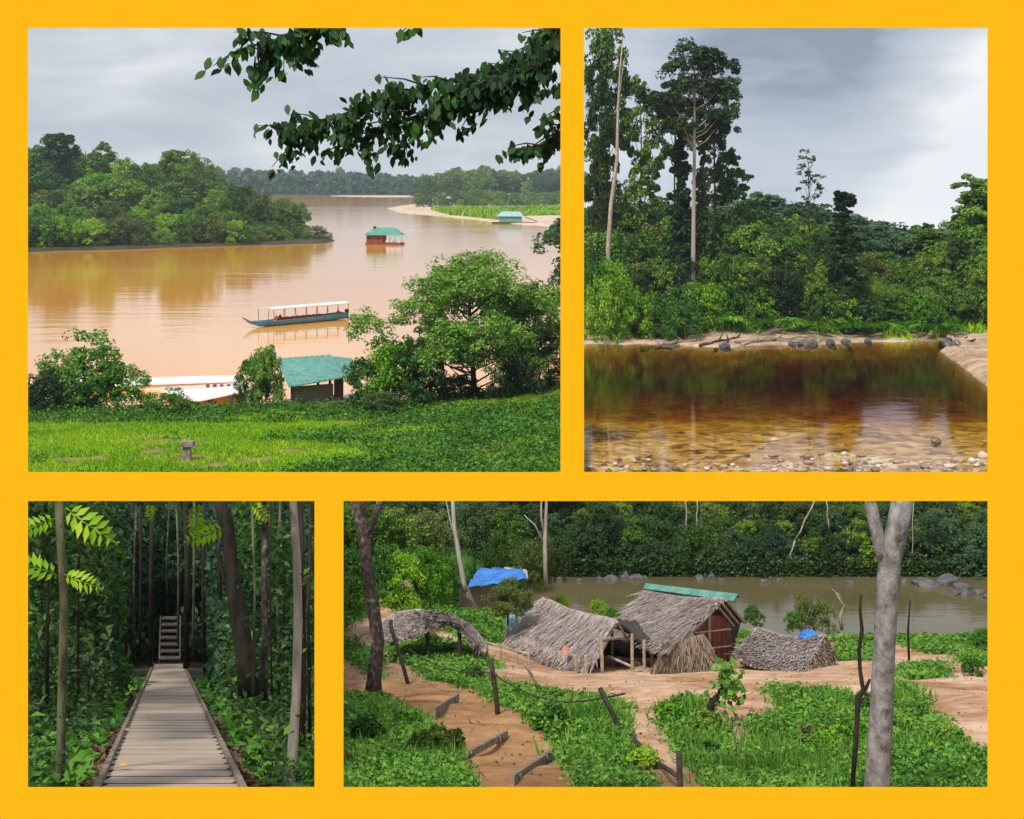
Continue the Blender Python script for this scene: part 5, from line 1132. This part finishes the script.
    strands('end_thatch', [(B, R1, R2, C)], 700, 0.5, 0.07, M_BTHATCH, ro, 14, 0.06)
    m = MB(); m.poly([P(740, 657, 60.8), P(803, 672, 58.7), P(803, 682, 58.7), P(740, 664, 60.8)], (0, 0.1, 0)); m.build('wall', M_BTHATCH, e)
    cl = mesh('blue_cloth', [P(797, 635, 63.6), P(803, 631, 63.8), P(812, 632, 63.5), P(820, 635, 63), P(810, 639, 62.8), P(801, 639, 63), P(808, 634, 63.1)+Vector((0, 0, .2))], [(0, 6, 1), (1, 6, 2), (2, 6, 3), (3, 6, 4), (4, 6, 5), (5, 6, 0)], M_TARP)
    cl.location.z += 0.02; tag(cl, 'small blue cloth draped on the ridge of the smallest hut', 'cloth')
    # --- blue tarpaulin hut
    e = thing('tarpaulin_hut', 'hut under a bright blue tarpaulin beside the white leaning trunk', 'hut', (0, 0, 0))
    A, B = P(478, 568, 76), P(521, 568, 74); C, D_ = P(528, 578, 72), P(467, 588, 71.5)
    rf = MB(); patch_solid(rf, A, B, C, D_, t=0.04, nu=14, nv=8, rough=0.07, seed=21); rf.build('tarpaulin', M_TARP, e, True)
    m = MB(); patch_solid(m, P(504, 566.5, 76), P(527, 570, 74.5), P(528, 578, 73.5), P(507, 572, 75), t=0.1, seed=3); m.build('ridge_thatch', M_THATCH, e)
    m = MB(); patch_solid(m, P(465, 587, 72.0), P(500, 586, 73.0), P(500, 606, 73.0), P(463, 606, 71.8), t=0.05, seed=22); m.build('wall', M_BTHATCH, e)
    m = MB(); m.poly([P(459, 590, 71.6), P(466, 588, 71.5), P(466, 604, 71.5), P(459, 602, 71.6)], (0, 0.1, 0)); m.build('doorway', M_DWOOD, e)
    e = thing('blue_shelter', 'faded pale blue sheets hung on poles beside the long low hut', 'shelter', (0, 0, 0))
    m = MB(); patch_solid(m, P(506, 612, 65.5), P(514, 609, 66), P(516, 636, 65.2), P(505, 640, 64.8), t=0.03, nv=10, rough=0.06, seed=31); m.build('sheet', M_PTARP, e)
    m = MB(); patch_solid(m, P(519, 611, 66.4), P(530, 607, 67), P(527, 624, 66.2), P(517, 628, 65.6), t=0.03, nv=10, rough=0.06, seed=32); m.build('sheet', M_PTARP, e)
    m = MB(); m.tube([P(508, 607, 65), P(508, 648, 64.4)], 0.05, 6); m.build('post', M_POLE, e)
    # --- arched lean-to on the left
    e = thing('leaf_lean_to', 'sagging arched lean-to roofed with grey palm leaves, left of the huts', 'lean-to', (0, 0, 0))
    top = [(382, 622, 59), (396, 612, 60), (415, 610, 61), (432, 611, 61), (452, 614, 60.5), (468, 622, 59.5), (478, 632, 58.5), (486, 645, 57.5)]
    bot = [(380, 644, 56), (396, 640, 56.2), (415, 636, 56.4), (432, 629, 56.8), (450, 624, 57), (462, 630, 56.8), (470, 640, 56.4), (478, 652, 56)]
    qs = []; m = MB()
    for i in range(7): a, b, c, d_ = P(*top[i]), P(*top[i+1]), P(*bot[i+1]), P(*bot[i]); patch_solid(m, a, b, c, d_, t=0.06, nu=2, nv=4, seed=i); qs.append((a, b, c, d_))
    ro = m.build('roof', M_THATCH, e); strands('thatch_strands', qs, 420, 0.6, 0.05, M_THATCH, ro, 41, 0.05, 0.4)
    for px, r0, r1, d in ((391, 620, 645, 57), (427, 618, 652, 57), (426, 615, 640, 60), (459, 625, 655, 57), (477, 645, 662, 56)):
        m = MB(); m.tube([P(px, r0, d), P(px+1, r1, d)], 0.07, 6); m.build('post', M_DWOOD, e)
    e = thing('leaf_roof_shelter', 'tiny thatched roof half hidden in the bushes up the slope', 'shelter', (0, 0, 0))
    A, B = P(393, 580, 72), P(415, 579, 72.5); m = MB(); patch_solid(m, A, B, P(414, 587, 70), P(389, 587, 70), t=0.1, seed=51); m.build('roof', M_BTHATCH, e)
    for px in (393, 412):
        m = MB(); m.tube([P(px, 586, 70.3), P(px, 598, 70.3)], 0.07, 6); m.build('post', M_DWOOD, e)
huts()
def camp_bits():
    r = random.Random(9)
    # earth steps held by boards
    for i, (a, b, h, lab) in enumerate((((434, 719), (458, 703), 11, 'upper step board with two stakes holding the orange earth'), ((464, 760), (506, 737), 7, 'middle step board across the orange earth path'), ((512, 786), (552, 759), 11, 'lowest step board at the bottom edge of the camp view'))):
        pa, pb = H4(*a), H4(*b); e = thing('step_board', lab, 'step', (0, 0, 0), group='timber boards of the earth steps'); hh = h/F*pa.y
        m = MB(); m.beam(pa+Vector((0, 0, hh*0.5)), pb+Vector((0, 0, hh*0.5)), 0.07, hh); m.build('board', M_WOOD, e)
        for t in (0.12, 0.8):
            c = pa.lerp(pb, t); m = MB(); m.box(c+Vector((0.0, -0.09, hh*0.45)), (0.09, 0.07, hh*1.15)); m.build('stake', M_WOOD, e)
    # trunks
    b = H4(372, 699)
    trunk_px('jungle_tree', [(373, 701), (374, 680), (378, 640), (372, 600), (366, 560), (364, 535), (352, 486)], [20, 15, 13, 13, 13, 14, 10], b.y, M_LBARK, 'dark lichen-spotted trunk that forks at the top, left side of the camp', extra=[([(364, 535), (363, 515), (362, 486)], [8, 7, 7]), ([(364, 540), (374, 520), (385, 486)], [8, 7, 7])])
    trunk_px('jungle_tree', [(876, 830), (877, 787), (881, 720), (884, 650), (887, 600), (890, 560), (898, 525), (905, 486)], [26, 25, 23, 22, 22, 23, 22, 22], 19.0, M_GBARK, 'mottled grey trunk standing nearest the viewer, forked high up', extra=[([(888, 575), (880, 545), (873, 515), (868, 486)], [12, 14, 13, 13])])
    trunk_px('jungle_tree', [(466, 592), (463, 580), (458, 550), (454, 525), (452, 486)], [5, 5, 4.5, 4, 4], 70.0, M_PBARK, 'white slim trunk leaning beside the blue tarpaulin hut', extra=[([(457, 545), (450, 520), (446, 500)], [2, 1.5, 1])])
    trunk_px('jungle_tree', [(546, 585), (545, 560), (545, 535), (546, 515), (547, 486)], [5, 4.5, 4, 3, 2.5], 76.0, M_PBARK, 'pale bare trunk with thin forks at the water edge', extra=[([(545, 540), (541, 515), (542, 486)], [2.5, 2, 1.5]), ([(545, 545), (535, 525), (524, 515)], [2, 1.2, .8])])
    # bare dead stems
    e = thing('dead_sapling', 'thin twisted dark dead stem just left of the mottled grey trunk', 'dead stem', (0, 0, 0)); m = MB()
    d = 20.0; m.tube([P(852, 800, d), P(854, 760, d), P(857, 720, d), P(858, 697, d), P(863, 690, d), P(860, 670, d), P(859, 650, d), P(862, 630, d), P(860, 610, d), P(861, 594, d)], [.03, .03, .03, .04, .03, .025, .025, .025, .02, .015], 7); m.tube([P(860, 696, d), P(866, 688, d), P(870, 679, d)], [.03, .025, .015], 6); m.tube([P(858, 700, d), P(857, 740, d), P(852, 800, d)], [.02, .02, .02], 6); m.build('stem', M_DBARK, e, True)
    e = thing('dead_sapling', 'thin straight dead stem just right of the mottled grey trunk', 'dead stem', (0, 0, 0)); m = MB(); m.tube([P(909, 660, 40), P(908, 630, 40), P(910, 600, 40)], [.03, .03, .02], 5); m.build('stem', M_DBARK, e, True)
    # posts and poles
    def post(a, b, w, m_, lab, nm='fence_post'):
        pa = H4(*a); pb = P(b[0], b[1], pa.y); q = MB(); q.tube(wob(pa-Vector((0, 0, .1)), pb, 4, 0.02, r), [w/2/F*pa.y]*5, 8); tag(q.build(nm, m_, smooth=True), lab, 'post')
        return pa, pb
    p1 = post((498, 714), (491, 660), 5, M_DWOOD, 'thick upright dark post at the top of the creeper slope')
    p2 = post((409, 684), (390, 622), 4, M_DWOOD, 'leaning dark post in front of the palm leaf lean-to')
    p3 = post((625, 736), (600, 688), 5, M_DWOOD, 'leaning black pole in the creepers before the open shed')
    p4 = post((681, 800), (679, 752), 6, M_DWOOD, 'short dark post at the bottom edge between the two paths')
    post((546, 695), (523, 662), 3, M_WOOD, 'thin leaning stick at the path before the long low hut', 'leaning_stick')
    post((698, 728), (699, 713), 3, M_BTHATCH, 'short brown stump stick beside the stubby sapling', 'short_stick')
    post((730, 600+70), (731, 655), 3, M_DWOOD, 'short dark stick under the plank gable', 'short_stick')
    q = MB(); q.tube([p3[0]+Vector((0, 0, .15)), P(650, 757, p3[0].y-4), P(676, 775, p4[0].y+1)], 0.035, 6); tag(q.build('fallen_pole', M_DWOOD, smooth=True), 'long pole lying between the leaning black pole and the short post', 'pole')
    q = MB(); q.tube(wob(p2[0]+Vector((0, 0, 1.1)), p1[1]-Vector((0, 0, .3)), 8, 0.01, r, 0.25), 0.02, 5); q.tube(wob(p1[1]-Vector((0, 0, .3)), p3[0]+Vector((0, 0, .8)), 8, 0.01, r, 0.4), 0.02, 5); tag(q.build('fence_wire', M_DWOOD), 'sagging dark cord strung between the slope posts', 'cord')
    e = thing('bamboo_rail', 'low bamboo rail beside the path under the lean-to', 'railing', (0, 0, 0)); pa, pb = H4(485, 657), H4(530, 668)
    q = MB(); q.tube([pa+Vector((0, 0, .55)), pb+Vector((0, 0, .5))], 0.04, 6); q.build('rail', M_POLE, e)
    for t in (0.05, 0.35, 0.7, .98): c = pa.lerp(pb, t); q = MB(); q.tube([c-Vector((0, 0, .1)), c+Vector((0, 0, .6))], .04, 6); q.build('post', M_POLE, e)
    # stubby sapling with big leaves
    b = H4(708, 730); e = thing('stubby_sapling', 'stubby dark stump sprouting a column of large pale-green leaves', 'sapling', b); q = MB(); s = b.y/F
    q.tube([(0, 0, -.1), (0.5*s, 0, 12*s), (3*s, 0, 24*s), (8*s, 0, 34*s)], [5*s, 5*s, 4*s, 2.5*s], 8); q.tube([(2*s, 0, 18*s), (3*s, 0, 30*s), (4*s, 0, 32*s)], [2.5*s, 2*s, 2*s], 6); q.tube([(6*s, 0, 30*s), (16*s, 0, 45*s), (18*s, 0, 60*s)], [2*s, 1.3*s, .8*s], 6); q.build('trunk', M_DBARK, e, True)
    rng = np.random.RandomState(3); n = 150; c = np.stack([(20+rng.randn(n)*7.5)*s, rng.randn(n)*6*s, (44+rng.randn(n)*12)*s], 1); nn = rng.randn(n, 3)*.5; nn[:, 1] -= .7; nn[:, 2] += .6
    leaves(c, nn, 8.5*s, rng, aspect=0.65, mat=L_MID, name='crown', link=True, parent=e)
    # small trees and bushes on the near side
    g = 'trees and bushes on the camp slope'
    def T(px, row, top, st, lm, lab, wide=1.0, ls=0.05, d=None, dens=1.0, nm='slope_tree', bm=M_BARK, grp=None):
        p = H4(px, row) if d is None else P(px, row, d); h = (row-top)/F*p.y; plant_tree(p, h, st, lm, bm, None, ls, nm, lab, 'tree' if st != 'bush' else 'bush', grp, wide, dens)
    T(508, 625, 578, 'wide', L_OLIVE, 'feathery small tree in front of the blue tarpaulin hut', 0.95, 0.035, 64, 1.5)
    T(403, 612, 545, 'bush', L_BRIGHT, 'bright broad-leafed bush above the palm leaf lean-to', 0.6, 0.06, 66)
    T(430, 608, 548, 'bush', L_BRIGHT, 'bright broad-leafed bush next to the white leaning trunk', 0.6, 0.06, 67)
    T(378, 606, 548, 'bush', L_MID, 'mid green bush right behind the lichen-spotted trunk', 0.7, 0.05, 66)
    T(350, 610, 540, 'bush', L_MID, 'mid green bush at the left edge of the camp view', 0.7, 0.05, 66)
    T(425, 600, 510, 'round', L_OLIVE, 'olive rounded tree behind the bright bushes', 1.0, 0.035, 84)
    T(391, 600, 505, 'round', L_JUN, 'deep green tree over the tiny thatched roof', 1.0, 0.035, 83)
    T(360, 600, 496, 'round', L_JUN, 'deep green tall tree behind the lichen-spotted trunk', .9, 0.035, 82)
    T(505, 575, 505, 'round', L_JUN, 'dark tree rising behind the blue tarpaulin', 1.1, 0.035, 88)
    T(475, 580, 498, 'round', L_DARK, 'darkest tree just right of the white leaning trunk', 1.0, 0.035, 88)
    for px, row, top, lm in ((455, 600, 560, L_MID), (485, 588, 545, L_JUN), (500, 584, 530, L_JUN), (520, 590, 552, L_MID), (538, 590, 560, L_JUN), (440, 592, 545, L_JUN), (410, 592, 540, L_MID)):
        T(px, row, top, 'bush', lm, 'leafy thicket shrub around the tarpaulin hut', 0.7, 0.04, nm='slope_bush', grp='thicket around the tarpaulin hut')
    T(530, 582, 535, 'bush', L_OLIVE, 'olive bush at the foot of the pale forked trunk', 0.8, 0.05, 77)
    T(555, 582, 540, 'bush', L_OLIVE, 'olive drooping bush by the river beyond the pale forked trunk', 0.6, 0.05, 78)
    for px, row, top, w, lab in ((475, 640, 622, 1.1, 'low shrub between the lean-to and the blue sheets'), (430, 648, 630, 1.2, 'low shrub growing inside the palm leaf lean-to'), (560, 612, 594, 1.0, 'bright shrub behind the ridge of the long low hut'), (598, 618, 598, .9, 'round bright shrub standing between the two ridges'), (612, 620, 607, 1.0, 'small bright shrub near the open shed ridge'), (752, 625, 605, 1.0, 'pale green shrub behind the plank gable'), (745, 650, 628, 1.0, 'bright low shrub between the plank gable and the smallest hut'),
                              (805, 630, 592, .6, 'grey-green upright bush by the river behind the smallest hut'), (822, 632, 597, .7, 'leafy bush by the river beside the dead branch'), (793, 632, 608, .8, 'small bush by the river behind the blue cloth'), (984, 650, 625, 0.9, 'bush at the water edge, right limit of the camp view'), (972, 676, 655, 1.0, 'low brushy shrub on the sand bank'), (462, 604, 590, 1.2, 'low shrub at the corner of the tarpaulin hut'), (600, 590+5, 590-3, 1, 'tiny shrub tip above the ridge')):
        if px == 600: continue
        p = H4(px, row); T(px, row, top, 'bush', L_BRIGHT if px in (560, 598, 612, 745) else (L_OLIVE if px in (805, 822) else L_MID), lab, w, 0.06, nm='slope_bush')
    q = MB(); p = H4(842, 630); q.tube([p, p+Vector((-.1, 0, .7)), p+Vector((.1, 0, 1.2)), p+Vector((-.3, 0, 1.8))], [.09, .07, .05, .02], 6); q.tube([p+Vector((.1, 0, 1.2)), p+Vector((-.1, 0, 1.7)), p+Vector((-.5, 0, 2.0))], [.04, .03, .015], 5); tag(q.build('dead_branch', M_PBARK, smooth=True), 'bleached curved dead branch by the river behind the smallest hut', 'branch')
    # far bank
    def dd(row): return -W4*F/(row-HZ)
    k = 0; col = {'dark_leaves': 'dark', 'jungle_leaves': 'deep green', 'olive_leaves': 'olive', 'garden_leaves': 'fresh green', 'haze_tinted_leaves': 'bluish green'}
    for d0, t0, t1, step in ((112, 486, 490, 15), (106, 487, 505, 15), (101, 500, 522, 15), (97, 520, 545, 15)):
        px = 333+step*r.random()
        while px < 1010:
            d = d0+r.uniform(-2, 2); x = (px-CX)/F*d; z = float(z4(np.array(x), np.array(d))); tp = r.uniform(t0, t1); h = max(1.5, (HZ-tp)/F*d-z)
            lm = r.choice([L_JUN, L_DARK, L_BLUE, L_BLUE, L_DARK, L_OLIVE]) if d0 > 100 else r.choice([L_JUN, L_DARK, L_BLUE, L_DARK])
            plant_tree(Vector((x, d, z)), h, 'round' if d0 < 105 else 'bush', lm, M_PBARK if r.random() < .3 else M_BARK, None, 0.05, 'far_bank_tree', col[lm.name]+' tree across the olive river', 'tree', 'trees on the bank across the olive river', 1.0 if d0 < 105 else 0.8); px += step*r.uniform(.7, 1.3)
    px = 333
    while px < 1010:
        d = r.uniform(93.6, 95); x = (px-CX)/F*d; z = float(z4(np.array(x), np.array(d))); lm = r.choice([L_JUN, L_DARK, L_BLUE, L_DARK])
        plant_tree(Vector((x, d, z)), r.uniform(1.2, 2.6), 'bush', lm, M_BARK, None, 0.06, 'far_bank_bush', col[lm.name]+' waterline bush across the olive river', 'bush', 'bushes on the bank across the olive river', 1.0); px += r.uniform(10, 16)
    rng = np.random.RandomState(7); n = 60000; Y = 92.7+24*rng.rand(n)**2; px = 332+700*rng.rand(n); X = (px-CX)/F*Y
    scatter_leaves('undergrowth', np.stack([X, Y, z4(X, Y)+rng.rand(n)*1.0], 1), 0.25, L_DARK, 'dark undergrowth on the bank across the olive river', 12)
    for i, (px, row, w, h) in enumerate(((612, 577, 16, 6), (625, 574, 14, 10), (635, 577, 16, 7), (600, 578, 10, 5), (618, 568, 8, 8), (645, 577, 8, 5), (700, 577, 12, 6), (711, 576, 8, 7), (722, 579, 10, 4), (765, 580, 12, 5), (780, 579, 8, 4), (925, 583, 26, 10), (945, 582, 30, 14), (962, 586, 20, 8), (980, 592, 16, 8), (966, 593, 12, 6), (990, 596, 14, 7), (955, 592, 14, 5), (560, 578, 9, 5), (580, 579, 10, 4), (905, 580, 10, 5), (850, 581, 9, 4))):
        d = dd(row+2); p = P(px, row+2, d); s = d/F; rock(p, w*s*1.2, w*s*.9, h*s*1.5, M_ROCK, i+3, 'bank_rock', ('biggest' if i == 12 else 'grey')+' rock at the waterline across the olive river', None if i == 12 else 'rocks across the olive river')
    for i, (a, b, w) in enumerate((((783, 578), (795, 540), 1.6), ((795, 540), (815, 500), 1.6), ((826, 500), (829, 530), 1.5), ((914, 500), (911, 585), 1), ((685, 500), (687, 530), 1.5), ((697, 500), (697, 528), 1.5))):
        m = MB(); m.tube(wob(P(a[0], a[1], 93.4), P(b[0], b[1], 93.4), 4, .05, r), w/2/F*93, 5); tag(m.build('hanging_vine', M_POLE, smooth=True), 'thin pale vine stem against the jungle across the olive river', 'vine', 'vine stems across the olive river')
camp_bits()

# ------------------------------------------------------------------ air: pale even haze round the whole scene
def haze():
    m, t = mat('haze'); pv = N(t, 'ShaderNodeVolumePrincipled'); pv.inputs['Color'].default_value = (0.78, 0.90, 1.0, 1); pv.inputs['Density'].default_value = 0.00010; pv.inputs['Anisotropy'].default_value = 0.2
    o = N(t, 'ShaderNodeOutputMaterial'); t.links.new(pv.outputs[0], o.inputs['Volume'])
    q = MB(); q.box((0, 1840, 29), (19000, 4900, 180)); tag(q.build('haze', m), 'thin pale haze in the air', 'haze', None, 'stuff')
haze()

# ------------------------------------------------------------------ labels that single out the repeats
def relabel():
    marks = {1: [(28, 'at the far left end'), (57, 'near the flat-crowned tree'), (100, 'near the dark round tree'), (140, 'between the two high crowns'), (180, 'near the ragged tree'), (215, 'right of the ragged tree'), (255, 'on the lower slope'), (300, 'near the headland tip'), (330, 'at the headland tip'),
                 (420, 'at the sand point'), (450, 'above the grass strip'), (480, 'left of the houseboat'), (515, 'above the houseboat'), (548, 'right of the houseboat')],
             2: [(584, 'at the left edge'), (612, 'by the leaning dead trunk'), (640, 'right of the dead trunk'), (672, 'under the vine columns'), (694, 'by the tallest trunk'), (722, 'under the slim tree'), (755, 'in the dark middle'), (785, 'left of the sparse tree'), (810, 'by the sparse tree'), (845, 'by the vine-covered snag'), (880, 'right of the snag'), (920, 'before the sand spit'), (955, 'by the white-trunked tree'), (985, 'at the right edge')],
             3: [(30, 'at the left edge'), (62, 'by the mossy trunk'), (110, 'left of the planks'), (150, 'beside the steps'), (200, 'right of the steps'), (246, 'by the thick dark trunk'), (296, 'by the pale curved trunk')],
             4: [(350, 'at the left edge'), (375, 'behind the lichen trunk'), (410, 'above the lean-to'), (455, 'by the white leaning trunk'), (500, 'above the blue tarpaulin'), (546, 'by the forked trunk'), (580, 'above the long hut'), (620, 'above the rock heap'), (660, 'above the green ridge'), (700, 'above the plank gable'), (750, 'right of the plank gable'), (795, 'by the slanting vine'), (830, 'above the smallest hut'), (885, 'behind the grey trunk'), (930, 'above the biggest rock'), (970, 'at the right edge')]}
    bpy.context.view_layer.update()
    byl = {}
    for o in COL.objects:
        if o.parent is None and o.get('group') and o.get('label'): byl.setdefault(o['label'], []).append(o)
    for lab, os_ in byl.items():
        if len(os_) < 2: continue
        sub = {}
        for o in os_:
            if o.location.length > 1: p = o.matrix_world.translation
            else:
                m = next(c for c in [o]+list(o.children) if c.type == 'MESH'); p = m.data.vertices[0].co
            px, row = px_of(p); k = (1 if px < 572 else 2) if row < 478 and p.y > 100 else (3 if px < 328 else 4)
            ph = min(marks[k], key=lambda q: abs(q[0]-px))[1]; sub.setdefault(ph, []).append((px, o))
        for ph, l in sub.items():
            l.sort(key=lambda q: q[0]); n = len(l)
            for i, (px, o) in enumerate(l):
                t = lab+' '+ph
                if n == 2: t += ', '+('left' if i == 0 else 'right')+' one'
                elif 2 < n < 8: t += ', '+(['leftmost', 'second', 'third', 'fourth', 'fifth', 'sixth'][i] if i < n-1 else 'rightmost')
                if len(t.replace(',', '').split()) > 16: t = lab+' '+ph
                if len(t.split()) > 16: t = lab
                o['label'] = t
relabel()
